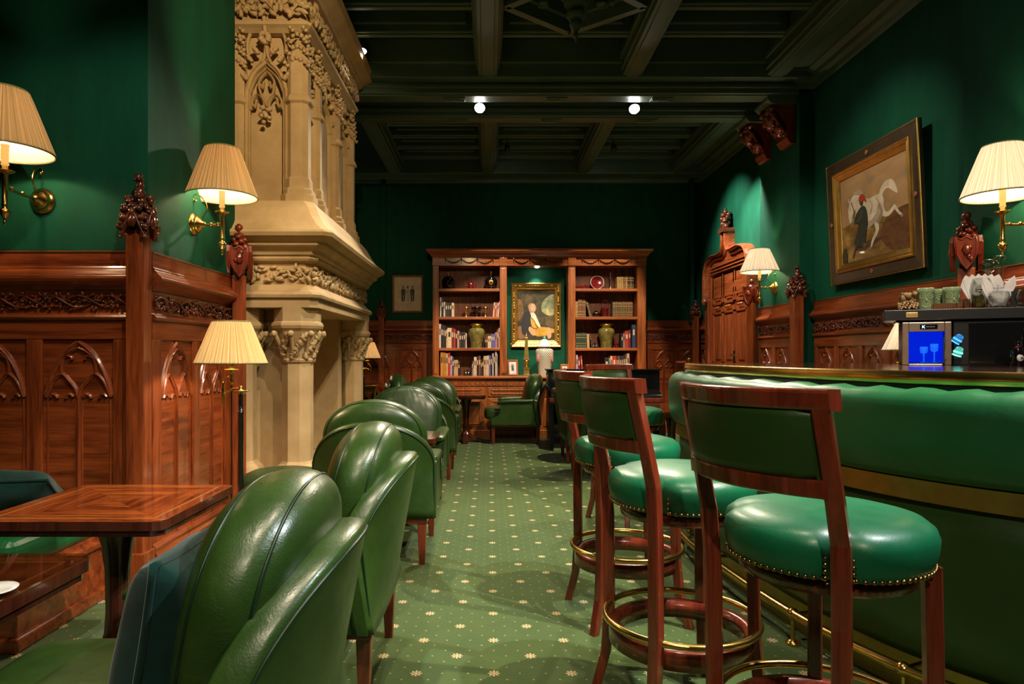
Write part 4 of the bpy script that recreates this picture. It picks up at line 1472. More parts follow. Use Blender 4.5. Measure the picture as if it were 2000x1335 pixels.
sconce((-2.325, 3.487, 2.0), 0, 'brass wall lamp with tan pleated shade at the left edge, on the corner panelling wall', .30, 0.02, energy=9)
sconce((-1.78, 4.03, 1.985), R(90), 'brass wall lamp with tan pleated shade beside the stone chimneypiece', .17, -.0, energy=10)
sconce((3.10, 7.29, 1.935), R(-90), 'small brass wall lamp with white shade between the arched door and the horse painting', .17, 0, SHADEW, 9, -.04)
sconce((3.14, 3.80, 1.95), R(-90), 'brass wall lamp with white pleated shade at the right edge above the bar', .19, -.06, SHADEW, 12)


def floor_lamp(loc, rz, label, s=1.0, energy=9):
    o = thing('floor_lamp', label, 'floor lamp', loc, rz, 'floor lamps with pleated cream shades')
    MB().lathe([(.14, 0), (.14, .012), (.12, .022), (.05, .03), (.03, .04), (.018, .06)], 32).build('base', BLACKM, o)
    MB().lathe([(.015, .04), (.015, .88), (.018, .882), (.018, .886), (.0135, .89), (.0135, .985), (.017, .99)], 20).build('pole', BLACK, o)
    MB().lathe([(.015, .985), (.02, .99), (.046, 1.002), (.047, 1.006), (.015, 1.004), (.012, 1.008), (.012, 1.022), (.009, 1.03)], 28).build('disc', BRASS, o)
    a = MB()
    a.tube(cr([(0, 0, 1.015), (-.045, 0, 1.012), (-.085, 0, .985), (-.098, 0, .97)], 4), .0055, 8)
    a.lathe([(.002, .93), (.010, .938), (.006, .95), (.012, .96), (.009, .985), (.013, 1.01), (.006, 1.03), (.010, 1.04), (.003, 1.055)], 14, (-.098, 0, 0))
    a.tube(cr([(-.098, 0, 1.0), (-.09, 0, 1.045), (-.072, 0, 1.075), (-.052, 0, 1.085)], 4), .005, 8)
    a.build('swing_arm', BRASS, o)
    cx_ = -.052
    MB().lathe([(.002, 1.035), (.010, 1.045), (.013, 1.06), (.006, 1.075), (.014, 1.09), (.009, 1.10), (.038, 1.118), (.038, 1.122), (.012, 1.125), (.017, 1.13), (.017, 1.175), (.013, 1.18)], 18, (cx_, 0, 0)).build('lamp_holder', BRASS, o)
    b = MB(); b.ball((cx_, 0, 1.21), (.016, .016, .026), 12, 8); b.build('bulb', BULB, o)
    shade(o, (cx_, 0, 0), .190, .098, 1.155, 1.385, SHADEF)
    bulb(o, (cx_, 0, 1.23), energy)
    return o


floor_lamp((-1.375, 3.70, 0), 0, 'black-poled floor lamp with cream pleated shade beside the corner mahogany panelling', energy=15)
floor_lamp((-1.80, 9.55, 0), R(180), 'floor lamp with cream pleated shade far back, beyond the stone chimneypiece', energy=8)

o = thing('bar_lamp', 'white-shaded table lamp on the bar top, half hidden by the blue-lit cooler', 'table lamp', (2.62, 4.24, 1.146))
MB().lathe([(.06, 0), (.06, .008), (.02, .015), (.008, .03), (.008, .16)], 24).build('base', BRASS, o)
shade(o, (0, 0, 0), .125, .050, .085, .25, SHADEW, 36, .003)
b = MB(); b.ball((0, 0, .18), .014, 10, 8); b.build('bulb', BULB, o)
bulb(o, (0, 0, .16), 4)

# gilt console at the far left
o = thing('console_table', 'gilt-edged console table beneath the far floor lamp', 'console', (-1.92, 9.95, 0))
MB().box(-.32, .27, -.2, .2, .76, .79).build('table_top', TABD, o, .004)
MB().box(-.33, .28, -.21, .21, .735, .762).box(-.30, .25, -.18, .18, .66, .735).build('gilt_frieze', GILT, o, .004)
for sx in (-.27, .22):
    for sy in (-.16, .16):
        MB().tube(cr([(sx, sy, .70), (sx * 1.08, sy, .60), (sx * .9, sy, .35), (sx, sy, .08), (sx * 1.05, sy, 0)], 4), .02, 8).build('leg', GILT, o)

# ================================================================== PIANO
o = thing('upright_piano', 'black lacquered upright piano behind the aisle armchairs', 'piano', (1.47, 8.75, 0))
MB().box(-.72, .72, -.10, .22, .0, 1.0).build('case', BLACK, o, .006)
MB().box(-.74, .74, -.13, .24, 1.0, 1.02).build('lid', BLACK, o, .006)
MB().box(-.72, .72, -.30, -.08, .60, .66).build('key_bed', STW, o, .01)
MB().prism([(-.30, .66), (-.10, .66), (-.10, .76), (-.28, .70)], -.70, .70, 'x').build('fallboard', BLACK, o, .005)
for sx in (-.70, .70): MB().box(sx - .03, sx + .03, -.34, -.08, 0, .60).build('leg', BLACK, o, .006)
# ================================================================== BOOKCASE
YF = 10.05
S_ = YF / F


def bx(px): return (px - XV) * S_


def bz(py): return EYE + (YH - py) * S_


BC = Vector((.737, 9.9, 0))
bk = thing('bookcase', 'large mahogany bookcase with cornice, two shelved bays and a central picture niche', 'bookcase', tuple(BC))


def K(mb, name, mat, par=None, **kw):
    for i in range(len(mb.v)):
        a = mb.v[i]; mb.v[i] = (a[0] - BC.x, a[1] - BC.y, a[2])
    return mb.build(name, mat, par or bk, **kw)


xl, xr = bx(845), bx(1262)
bays = [(bx(857), bx(976)), (bx(990), bx(1110)), (bx(1124), bx(1245))]
stl = [(xl, bays[0][0]), (bays[0][1], bays[1][0]), (bays[1][1], bays[2][0]), (bays[2][1], xr)]
for a, b in stl:
    m = MB().box(a, b, YF, YF + .30, .87, 2.54)
    m.box(a + .02, b - .02, YF - .012, YF, .92, 2.50)
    K(m, 'upright', MAHL, bevel=.006)
m = MB(); m.box(xl, xr, YF, YF + .30, 2.537, 2.66)
for a, b in stl: m.box(a - .004, b + .004, YF - .016, YF, 2.537, 2.66)
K(m, 'entablature', MAHLX, bevel=.003)
g = MB()
for a, b in bays:
    n = 3
    for i in range(n):
        x0 = a + .10 + (b - a - .20) * i / n; x1 = a + .10 + (b - a - .20) * (i + 1) / n
        g.tube([(x0 + (x1 - x0) * t / 8, YF - .006, 2.635 - .055 * math.sin(PI * t / 8)) for t in range(9)], [.004, .006, .009, .011, .013, .011, .009, .006, .004], 6)
        for q in range(6): g.ball((x0 + (x1 - x0) * (q + 1) / 7, YF - .01, 2.635 - .055 * math.sin(PI * (q + 1) / 7)), .010, 6, 4, 0, None, .5, q)
        for x in (x0, x1): g.tube([(x, YF - .006, 2.64), (x + .003, YF - .006, 2.575)], [.008, .004], 5); g.ball((x, YF - .008, 2.642), .012, 6, 4)
K(g, 'garland_carving', CARVE)
m = MB()
prof = [(0, 2.655), (.012, 2.66), (.02, 2.68), (.03, 2.69), (.05, 2.72), (.07, 2.735), (.085, 2.75), (.09, 2.775), (.10, 2.78), (0, 2.79)]
rings = [[(x - (d if s < 0 else -d), YF - d, z) for d, z in prof] for s, x in ((-1, xl), (1, xr))]
back = [[(xl - d, YF + .33, z) for d, z in prof], rings[0], rings[1], [(xr + d, YF + .33, z) for d, z in prof]]
m.loft(back, 0, False); m.box(xl, xr, YF, YF + .33, 2.66, 2.78)
K(m, 'cornice', MAHLX)
K(MB().box(xl, xr, YF + .30, YF + .32, .87, 2.66), 'back_board', MAHB)
for a, b in (bays[0], bays[2]):
    bb = MB(); n = 34
    for i in range(n): x = a + (b - a) * (i + .5) / n; bb.box(x - .010, x + .010, YF + .285, YF + .302, .87, 2.54)
    K(bb, 'beaded_back', MAHB, bevel=.003, seg=1)
K(MB().box(bays[1][0], bays[1][1], YF + .285, YF + .301, .87, 2.54), 'niche_back', WALL)
SH = {1: 2.197, 2: 1.775, 3: 1.307, 4: .893}
for a, b in (bays[0], bays[2]):
    for k in (1, 2, 3):
        K(MB().box(a, b, YF + .005, YF + .29, SH[k] - .042, SH[k]), 'shelf', MAHLX, bevel=.005)
# base cabinet
yb0 = 9.70
K(MB().box(xl - .02, xr + .02, yb0 - .04, YF + .32, .862, .893).box(xl - .01, xr + .01, yb0 - .02, YF + .3, .845, .862), 'counter', MAHLX, bevel=.006)
K(MB().box(xl, xr, yb0, YF + .30, .0, .845).box(xl - .03, xr + .03, yb0 - .03, YF + .3, 0, .12), 'cabinet', MAHL, bevel=.008)
rg = MB()
n = 40
for i in range(n):
    x = xl + .05 + (xr - xl - .10) * i / (n - 1)
    rg.tube([(x + .030 * math.cos(2 * PI * k / 14), yb0 - .002, .80 + .030 * math.sin(2 * PI * k / 14)) for k in range(14)], .0055, 5, 0, True)
rg.box(xl, xr, yb0 - .012, yb0, .752, .762)
K(rg, 'ring_frieze', MAHLX)
xs = [xl + .03, xl + .80, xl + 1.60, xl + 2.40, xr - .03]
for i in range(4):
    a, b = xs[i] + .03, xs[i + 1] - .03
    for (z0, z1, nm) in ((.60, .735, 'drawer'), (.17, .57, 'cabinet_door')):
        d = MB().box(a, b, yb0 - .012, yb0, z0, z1)
        for bxs in ((a + .04, a + .065, z0 + .03, z1 - .03), (b - .065, b - .04, z0 + .03, z1 - .03), (a + .04, b - .04, z0 + .03, z0 + .05), (a + .04, b - .04, z1 - .05, z1 - .03)):
            d.box(bxs[0], bxs[1], yb0 - .022, yb0 - .01, bxs[2], bxs[3])
        K(d, nm, MAHL, bevel=.004)
dl = MB().lathe([(.001, 2.533), (.03, 2.533), (.036, 2.530), (.03, 2.526), (.001, 2.526)], 20, ((bays[1][0] + bays[1][1]) / 2, YF + .12, 0))
K(dl, 'niche_light', EMW)

# ---------------------------------------------------------------- books
COL = dict(white=(.62, .52, .46), black=(.012, .010, .012), charcoal=(.035, .03, .032), cream=(.72, .50, .30), red=(.45, .035, .02), pink=(.60, .25, .20),
           darkred=(.16, .018, .015), tan=(.60, .34, .16), orange=(.55, .24, .03), lilac=(.50, .32, .42), navy=(.03, .045, .12), blue=(.10, .12, .32),
           violet=(.28, .12, .32), brown=(.16, .06, .02), grey=(.28, .25, .24), green=(.02, .05, .03), gilt=(.32, .18, .06), olive=(.12, .09, .035))
BM = {k: flat('book_' + k, v, .55) for k, v in COL.items()}
PAGE = flat('book_pages', (.55, .45, .30), .8)
GT = flat('gilt_tooling', (.6, .38, .12), .35, metal=.6)
ORD = ['first', 'second', 'third', 'fourth', 'fifth', 'sixth', 'seventh', 'eighth', 'ninth', 'tenth', 'eleventh', 'twelfth', 'thirteenth', 'fourteenth', 'fifteenth', 'sixteenth', 'seventeenth', 'eighteenth', 'nineteenth', 'twentieth']
NICE = dict(darkred='dark red', gilt='gilt-tooled brown')


def book(x, w, h, z, col, label, group, lean=0, bands=False, d=.17, y=None):
    y = YF + .035 if y is None else y
    o = thing('book', label, 'book', (x, y, z), 0, group)
    o.rotation_euler = (0, lean, 0)
    m = MB()
    w = max(w, .012) - .0015
    m.box(0, w, 0, d, 0, h)
    if bands:
        for t in (.12, .3, .7, .88): m.box(-.0005, w + .0005, -.003, .002, h * t - .005, h * t + .005, 1)
    elif col not in ('gilt',):
        m.box(w * .25, w * .75, -.0012, .001, h * .55, h * .80, 1)
    m.build('cover', [BM[col], GT if bands else BM['cream' if col in ('black', 'navy', 'charcoal', 'red', 'darkred', 'blue', 'brown') else 'charcoal']], o)
    p = MB().box(.002, max(w - .002, .004), .004, d - .003, h - .0005, h + .0012)
    p.build('pages', PAGE, o)
    return o


shelfname = {1: 'top', 2: 'second', 3: 'third', 4: 'bottom'}


def row(bay, k, xpx, lst, where, lean=0, bands=False, grp=None):
    x = bx(xpx)
    for i, it in enumerate(lst):
        w, h, c = it[0] * S_, it[1] * S_, it[2]
        ln = it[3] if len(it) > 3 else lean
        cn = NICE.get(c, c)
        lab = '%s book, %s from left %s, %s shelf, %s bay' % (cn, ORD[i], where, shelfname[k], bay)
        book(x + (h * math.sin(-ln) * 0 if ln >= 0 else h * math.sin(-ln)), w, h, SH[k] + (w * abs(math.sin(ln)) if ln > 0 else .0) + .001, c, lab, 'books on the %s shelf of the %s bay' % (shelfname[k], bay), ln, bands)
        x += w / max(.6, math.cos(ln)) + .0015


L, Rr = 'left', 'right'
row(L, 2, 859, [(2.8, 38, 'white'), (4, 35, 'black'), (3, 29, 'white'), (4.5, 27, 'charcoal'), (3, 27, 'charcoal'), (4.5, 27, 'black'), (4.7, 27, 'cream')], 'in the left group')
row(L, 2, 962.5, [(2.5, 28, 'cream', R(5)), (3.5, 28, 'red', R(5)), (3, 27, 'pink', R(5)), (2.3, 30, 'white', R(5))], 'in the leaning group')
row(L, 3, 857.3, [(3.8, 47, 'white'), (4, 45, 'black'), (2.5, 44, 'charcoal'), (3, 42, 'black'), (1.8, 36, 'cream'), (8.5, 39, 'cream'), (4, 38, 'darkred'), (3, 37, 'red'), (3.3, 34, 'black'), (3.8, 33, 'pink'), (4, 30, 'charcoal'), (4, 30, 'black'), (3.6, 31, 'charcoal'), (2.1, 29, 'white')], 'beside the urn')
row(L, 3, 947.5, [(2.6, 20, 'black'), (2.6, 20, 'brown'), (3, 23, 'cream'), (3, 23, 'cream'), (3.4, 27, 'blue'), (3.2, 27, 'blue'), (2.2, 30, 'violet'), (1.8, 31, 'pink'), (3, 36, 'brown'), (3.6, 39, 'white')], 'right of the urn')
row(L, 4, 860, [(5.4, 45, 'orange'), (2.5, 45, 'orange'), (2.6, 44, 'orange'), (3.8, 43, 'tan'), (4.0, 44, 'red'), (3.8, 38, 'lilac'), (3, 35, 'navy'), (3.8, 30, 'tan'), (3.8, 30, 'tan'), (4, 26, 'black')], 'in the left group')
row(L, 4, 920, [(2.6, 28, 'navy', R(4)), (2.6, 27, 'tan'), (2.6, 36, 'cream'), (2.6, 36, 'white'), (3.4, 37, 'black'), (4, 38, 'brown'), (2.6, 30, 'charcoal'), (2.6, 33, 'black'), (4.4, 38, 'tan'), (2.2, 38, 'white'), (3.2, 39, 'cream'), (3.4, 39, 'blue'), (3, 40, 'black'), (2.4, 43, 'white'), (3, 45, 'black'), (2.8, 48, 'white'), (1.8, 42, 'grey')], 'in the right group')
row(Rr, 1, 1206, [(4, 23, c) for c in ('gilt', 'gilt', 'gilt', 'brown', 'gilt', 'black', 'brown', 'black')], 'in the tooled set', 0, True)
row(Rr, 2, 1124.5, [(5, 30, 'gilt'), (8, 33, 'brown'), (7, 32, 'brown'), (4, 29, 'olive', R(-14))], 'in the left group', 0, True)
row(Rr, 2, 1197.5, [(4.7, 29, c) for c in ('olive', 'olive', 'brown', 'olive', 'olive', 'brown', 'olive', 'brown')], 'right of the red jug', 0, True)
row(Rr, 3, 1125.5, [(3.3, 29, 'green')] * 6 + [(5, 27, 'tan', R(-2)), (2.5, 26, 'black', R(-10))], 'in the left group', 0, True)
row(Rr, 3, 1214, [(4, 27, 'black'), (3.2, 28, 'grey'), (7, 33, 'red'), (4, 35, 'darkred')], 'right of the red cup')
row(Rr, 3, 1235.5, [(7, 45, 'navy')], 'as the tall one')
row(Rr, 4, 1125.5, [(4, 40, 'lilac'), (4.4, 36, 'darkred'), (3, 39, 'red', R(-4))], 'in the left group')
row(Rr, 4, 1182, [(8, 34, 'black'), (3, 34, 'grey'), (3.5, 38, 'cream'), (7.5, 38, 'red'), (3, 38, 'charcoal'), (3.5, 38, 'brown'), (3, 38, 'black'), (3, 38, 'charcoal'), (4, 40, 'black'), (3, 40, 'brown'), (4.8, 43, 'cream')], 'in the right group')

# ---------------------------------------------------------------- shelf ornaments
DARKG = flat('dark_glass', (.004, .004, .005), .06, coat=.5)
REDG = flat('red_glaze', (.13, .008, .008), .12, coat=.6)
CER = NT('olive_glaze'); _c = CER.ramp(CER.noise(CER.coord(), 9, 5, .6, 1.5), [(.35, (.10, .095, .02)), (.55, (.20, .17, .045)), (.7, (.34, .16, .04))])
CER = CER.set(color=_c, rough=.14, coat=.7)
OYY = YF + .13


def simple(name, label, cat, px, k, parts, group=None, z=None, y=None, s=1.0):
    o = thing(name, label, cat, (bx(px), y or OYY, (SH[k] if z is None else z) + .001), 0, group)
    for nm, mb, mat in parts: mb.build(nm, mat, o)
    return o


def flask(tilt):
    b = MB(); b.ball((0, 0, .10), (.095, .055, .10), 24, 16)
    for q in range(20):
        a = 2 * PI * q / 20; b.ball((.092 * math.cos(a), 0, .10 + .097 * math.sin(a)), .009, 6, 4)
    b.box(-.05, .05, -.04, .04, 0, .02)
    nk = MB().lathe([(.014, .19), (.014, .235), (.017, .237), (.017, .262), (.012, .27), (.001, .272)], 16)
    e = MB().lathe([(.001, 0), (.038, 0), (.042, .006), (.03, .010), (.001, .008)], 20); e.xf(Matrix.Translation((0, -.053, .10)) @ Matrix.Rotation(R(90), 4, 'X'))
    e2 = MB().box(-.03, .03, -.068, -.062, .094, .106).box(-.006, .006, -.068, -.062, .07, .13)
    return [('flask_body', b, DARKG), ('gold_neck', nk, GILT), ('emblem', e, GILT), ('emblem_cross', e2, REDG)]


simple('liqueur_flask', 'round black flask with gold neck at the left end of the top shelf', 'bottle', 874, 1, flask(0)[:2], 'black flasks on the top shelf')
simple('liqueur_flask', 'round black flask with gold and red emblem on its face, top shelf', 'bottle', 959, 1, flask(0), 'black flasks on the top shelf')
tp_ = MB().lathe([(.03, 0), (.046, .01), (.05, .05), (.044, .09), (.03, .10), (.012, .108), (.008, .115), (.001, .12)], 24)
tp_.tube(cr([(-.045, 0, .04), (-.075, 0, .07), (-.095, 0, .105)], 4), [.012, .011, .010, .009, .009, .008, .007, .007, .006], 8)
hn = MB().tube(cr([(.045, 0, .08), (.075, 0, .075), (.075, 0, .035), (.046, 0, .025)], 4), .006, 6)
simple('teapot', 'small red glazed teapot between the two black flasks', 'teapot', 919, 1, [('teapot_body', tp_, REDG), ('handle', hn, REDG)])
gb = [(.028, 0), (.030, .006), (.012, .018), (.008, .04), (.012, .06), (.007, .08), (.009, .10), (.03, .115), (.037, .135), (.036, .155), (.032, .155), (.03, .13), (.001, .12)]
simple('brass_goblet', 'brass goblet left of the dark pedestal bowl', 'goblet', 910, 2, [('cup', MB().lathe(gb, 20, caps=False), GILT)], 'brass goblets on the second shelf')
simple('brass_goblet', 'brass goblet right of the dark pedestal bowl', 'goblet', 948, 2, [('cup', MB().lathe(gb, 20, caps=False), GILT)], 'brass goblets on the second shelf')
simple('pedestal_bowl', 'dark pedestal bowl between two brass goblets', 'bowl', 930, 2, [('bowl', MB().lathe([(.035, 0), (.035, .012), (.02, .02), (.016, .06), (.022, .085), (.06, .10), (.082, .135), (.084, .150), (.078, .150), (.05, .115), (.001, .11)], 24, caps=False), DARKG)])


def urn(px, label):
    b = MB().lathe([(.085, 0), (.088, .01), (.086, .05), (.10, .13), (.125, .22), (.128, .25), (.115, .285), (.09, .30), (.07, .305), (.001, .305)], 36)
    lid = MB().lathe([(.072, .30), (.076, .305), (.076, .335), (.10, .345), (.102, .35), (.07, .365), (.03, .375), (.012, .38), (.014, .392), (.001, .40)], 30)
    for q in range(6):
        a = q * PI / 3; lid.tube([(.02 * math.cos(a), .02 * math.sin(a), .378), (.07 * math.cos(a), .07 * math.sin(a), .372), (.10 * math.cos(a), .10 * math.sin(a), .352)], .005, 5)
    simple('lidded_urn', label, 'urn', px, 3, [('urn_body', b, CER), ('gold_lid', lid, GILT)], 'olive glazed urns with gold lids')


urn(930.5, 'olive glazed urn with gold lid in the left bay of the bookcase')
urn(1187, 'olive glazed urn with gold lid in the right bay of the bookcase')


def camera_prop(px, k, label, mat):
    b = MB().box(-.05, .05, -.02, .02, 0, .06).box(-.02, .02, -.018, .018, .06, .075)
    l = MB()
    for s in (-.022, .022): l.lathe([(.001, 0), (.018, 0), (.018, .02), (.001, .02)], 14, (0, 0, 0)); l.xf(Matrix.Translation((s, -.02, .032)) @ Matrix.Rotation(R(90), 4, 'X'), len(l.v) - 0 if False else (0 if s < 0 else len(l.v) // 2))
    simple('small_camera', label, 'camera', px, k, [('camera_body', b, mat), ('lens', l, GLASS if False else CHROME)])


camera_prop(912, 4, 'small black and silver camera standing between the two bottom shelf book groups', BLACKM)
camera_prop(1164, 3, 'small dark binocular camera beside the urn in the right bay', BLACKM)
b = MB().box(-.105, .02, -.05, .05, 0, .045); b2 = MB().prism([(.03, 0), (.13, 0), (.09, .055), (.04, .06)], -.05, .05, 'y')
simple('red_box', 'dark red lidded box lying on the top shelf, right bay', 'box', 1138, 1, [('box_body', b, REDG), ('box_wedge', b2, REDG)])
pl_ = MB().lathe([(.001, 0), (.07, 0), (.098, .012), (.10, .016), (.095, .016), (.07, .006), (.001, .005)], 40); rim = MB().tube([(.100 * math.cos(2 * PI * q / 40), .100 * math.sin(2 * PI * q / 40), .016) for q in range(40)], .003, 6, 0, True)
for q in (pl_, rim): q.xf(Matrix.Translation((0, .0, .10)) @ Matrix.Rotation(R(80), 4, 'X'))
simple('display_plate', 'dark red plate with pale rim standing upright on the top shelf', 'plate', 1169, 1, [('plate', pl_, REDG), ('rim', rim, WHITE)])
simple('candlestick', 'thin silver candlestick beside the gilt-tooled book set', 'candlestick', 1195, 1, [('candlestick_stem', MB().lathe([(.024, 0), (.024, .006), (.006, .02), (.010, .05), (.007, .15), (.013, .17), (.006, .185), (.008, .22), (.012, .24), (.008, .26), (.001, .265)], 16), CHROME)])
simple('brass_pot', 'small dark pot with gilt lid beside the red jug', 'pot', 1167, 2, [('pot_body', MB().lathe([(.03, 0), (.055, .02), (.06, .05), (.045, .075), (.02, .085), (.006, .10), (.001, .115)], 24), DARKG), ('gilt_band', MB().lathe([(.056, .055), (.060, .06), (.05, .068), (.048, .066)], 24), GILT)])
jg = MB().lathe([(.045, 0), (.05, .01), (.055, .12), (.064, .14), (.060, .14), (.05, .12), (.001, .11)], 28, caps=False)
ih = MB().tube(cr([(-.05, 0, .13), (-.045, 0, .20), (-.02, 0, .245), (.02, 0, .25), (.05, 0, .21), (.055, 0, .13)], 5), .007, 8)
ih.tube(cr([(.05, 0, .08), (.085, 0, .09), (.09, 0, .06), (.055, 0, .035)], 4), .008, 6)
simple('red_jug', 'red glazed jug with tall loop handle on the second shelf, right bay', 'jug', 1184, 2, [('jug_body', jg, REDG), ('loop_handle', ih, REDG)])
simple('red_cup', 'small red glazed cup right of the urn in the right bay', 'cup', 1207, 3, [('cup', MB().lathe([(.02, 0), (.03, .01), (.035, .04), (.042, .06), (.04, .08), (.034, .08), (.03, .04), (.001, .02)], 20, caps=False), REDG)])

# niche objects on the counter
NC = .893


def ging():
    n = NT('lattice_porcelain')
    tc = n.n('ShaderNodeTexCoord'); sp = n.n('ShaderNodeSeparateXYZ'); n.l(tc.outputs['Object'], sp.inputs[0])
    a = n.M('MULTIPLY', n.M('ARCTAN2', sp.outputs[1], sp.outputs[0]), 26 / (2 * PI))
    z = n.M('MULTIPLY', sp.outputs[2], 27)
    u = n.M('ABSOLUTE', n.M('SUBTRACT', n.M('FRACT', n.M('ADD', n.M('ADD', a, z), 100)), .5))
    v = n.M('ABSOLUTE', n.M('SUBTRACT', n.M('FRACT', n.M('ADD', n.M('SUBTRACT', a, z), 100)), .5))
    l = n.M('GREATER_THAN', n.M('MAXIMUM', u, v), .36)
    zz = n.M('MULTIPLY', n.M('GREATER_THAN', sp.outputs[2], .0), n.M('LESS_THAN', sp.outputs[2], .42))
    c = n.mix(n.M('MULTIPLY', l, zz), (.80, .70, .58), (.02, .05, .03))
    return n.set(color=c, rough=.15, coat=.5)


jar = MB().lathe([(.092, 0), (.095, .01), (.095, .07), (.105, .16), (.128, .28), (.134, .34), (.130, .375), (.115, .395), (.085, .405), (.085, .43)], 40)
lid = MB().lathe([(.115, .425), (.120, .43), (.115, .44), (.088, .45), (.085, .48), (.07, .51), (.04, .53), (.014, .54), (.012, .545)], 36)
kn = MB().lathe([(.012, .54), (.02, .55), (.022, .562), (.014, .575), (.001, .588)], 16)
md = MB()
for a in (-120, -60):
    md.ball((.118 * math.cos(R(a - 0)), .118 * math.sin(R(a)), .27), (.012, .03, .06), 12, 8, 0, Matrix.Rotation(R(a), 3, 'Z'))
MEDM = flat('medallion', (.55, .22, .16), .25)
GRN = flat('green_glaze', (.05, .30, .18), .2)
o = thing('ginger_jar', 'white lidded porcelain jar with green lattice before the portrait', 'jar', (PX(1063.5, 9.88), 9.88, NC + .001))
jar.build('jar_body', ging(), o); lid.build('jar_lid', flat('porcelain_pattern', (.72, .62, .52), .2), o); kn.build('lid_knob', GRN, o)
md = MB()
for s in (-1, 1): md.ball((s * .108, -.072, .26), (.010, .034, .062), 12, 8, 0, Matrix.Rotation(R(-90 + s * 56), 3, 'Z'))
md.build('medallion', MEDM, o)
o = thing('obelisk', 'gilt and stone obelisk ornament in front of the portrait', 'ornament', (PX(1028, 9.88), 9.88, NC + .001))
OB = flat('obelisk_marble', (.30, .20, .06), .25, metal=.5)
MB().loft([[(sx * w, sy * w, z) for sx, sy in ((-1, -1), (1, -1), (1, 1), (-1, 1))] for z, w in ((.0, .052), (.02, .052), (.025, .042), (.10, .042), (.105, .050), (.12, .050))], 0, False).build('plinth', OB, o)
MB().lathe([(.03, .12), (.036, .14), (.022, .16), (.03, .19), (.042, .21), (.045, .225), (.03, .235)], 16).build('gilt_base', GILT, o)
MB().loft([[(sx * w, sy * w, z) for sx, sy in ((-1, -1), (1, -1), (1, 1), (-1, 1))] for z, w in ((.235, .046), (.25, .046), (.255, .036), (.56, .018), (.575, .012))], 0, False).build('shaft', OB, o)
MB().lathe([(.016, .57), (.02, .58), (.014, .60), (.006, .62), (.009, .63), (.001, .645)], 14).build('gilt_tip', GILT, o)


# ================================================================== FRAMES AND PICTURES (local: x along, -y out, z up; origin at centre)
def frame(name, w, h, prof, mat, par, **kw):
    """prof: (inset from outer edge, depth out)"""
    m = MB(); rings = []
    for cx_, cz in ((-1, -1), (1, -1), (1, 1), (-1, 1)):
        rings.append([(cx_ * (w / 2 - i), -d, cz * (h / 2 - i)) for i, d in prof])
    m.loft(rings, 0, False, False, True, True)
    return m.build(name, mat, par, **kw)


class Canvas:
    def __init__(s, w, h): s.w = w; s.h = h; s.mb = MB(); s.mats = []; s.d = .0

    def poly(s, pts, mat, smooth=True, closed=True):
        """pts in 0..1 picture coordinates, y down"""
        if mat not in s.mats: s.mats.append(mat)
        s.d += .00025
        if smooth:
            q = cr([(x, y, 0) for x, y in pts], 4, True); pts = [(a[0], a[1]) for a in q]
        vs = [((x - .5) * s.w, -s.d, (.5 - y) * s.h) for x, y in pts]
        s.mb.add(vs, [tuple(range(len(vs)))], s.mats.index(mat)); return s

    def ell(s, x, y, rx, ry, mat, n=16): return s.poly([(x + rx * math.cos(2 * PI * i / n), y + ry * math.sin(2 * PI * i / n)) for i in range(n)], mat, False)

    def line(s, pts, w, mat):
        q = cr([(x, y, 0) for x, y in pts], 4); a = []; b = []
        for i, p in enumerate(q):
            u = q[max(i - 1, 0)]; v = q[min(i + 1, len(q) - 1)]
            dx, dy = v[0] - u[0], v[1] - u[1]; L = math.hypot(dx, dy) or 1
            t = i / (len(q) - 1); ww = w[0] + (w[1] - w[0]) * t if isinstance(w, tuple) else w
            a.append((p[0] - dy / L * ww, p[1] + dx / L * ww)); b.append((p[0] + dy / L * ww, p[1] - dx / L * ww))
        return s.poly(a + b[::-1], mat, False)


def paint(name, stops, scale=3, sx=1, sz=1, rough=.35):
    n = NT(name)
    c = n.ramp(n.noise(n.coord(sx, 1, sz), scale, 6, .62, .8), stops)
    return n.set(color=c, rough=rough, coat=.15)


# --- portrait in the niche
W, H = .77, .985
o = thing('portrait_painting', 'gilt-framed portrait of a seated gentleman in yellow waistcoat, inside the bookcase niche', 'painting', (PX(1047, 10.30), 10.325, PZ(615, 10.30)))
frame('gilt_frame', W, H, [(0, 0), (0, .045), (.012, .055), (.03, .05), (.055, .035), (.085, .028), (.092, .038), (.10, .036), (.108, .015), (.108, 0)], GILT, o)
ov = MB(); rd = random.Random(6)
for s in range(130):
    t = rd.random(); side = s % 4
    u = rd.uniform(-.5, .5)
    x, z = ((u * W, H / 2 - .045), (u * W, -H / 2 + .045), (W / 2 - .045, u * H), (-W / 2 + .045, u * H))[side]
    ov.ball((x + rd.uniform(-.02, .02) * 0, -.04, z), (.016, .008, .012), 6, 4, 0, None, .6, s)
ov.build('frame_ornament', GILT, o)
cv = Canvas(.56, .775)
cv.poly([(0, 0), (1, 0), (1, 1), (0, 1)], paint('portrait_ground', [(.3, (.015, .016, .012)), (.5, (.05, .042, .022)), (.68, (.14, .085, .035))], 7), False)
cv.poly([(.66, .28), (.78, .16), (1, .10), (1, .47), (.82, .50), (.66, .42)], paint('portrait_sky', [(.3, (.05, .07, .06)), (.55, (.24, .24, .12)), (.7, (.5, .40, .14))], 9))
cv.poly([(0, .2), (.12, .25), (.16, .45), (.05, .6), (0, .6)], paint('portrait_leaves', [(.3, (.10, .05, .02)), (.7, (.25, .14, .05))], 14))
cv.poly([(0, .74), (.16, .73), (.22, .82), (.2, .95), (0, .95)], flat('p_chair', (.22, .09, .04), .5))
coat = flat('p_coat', (.010, .010, .014), .5)
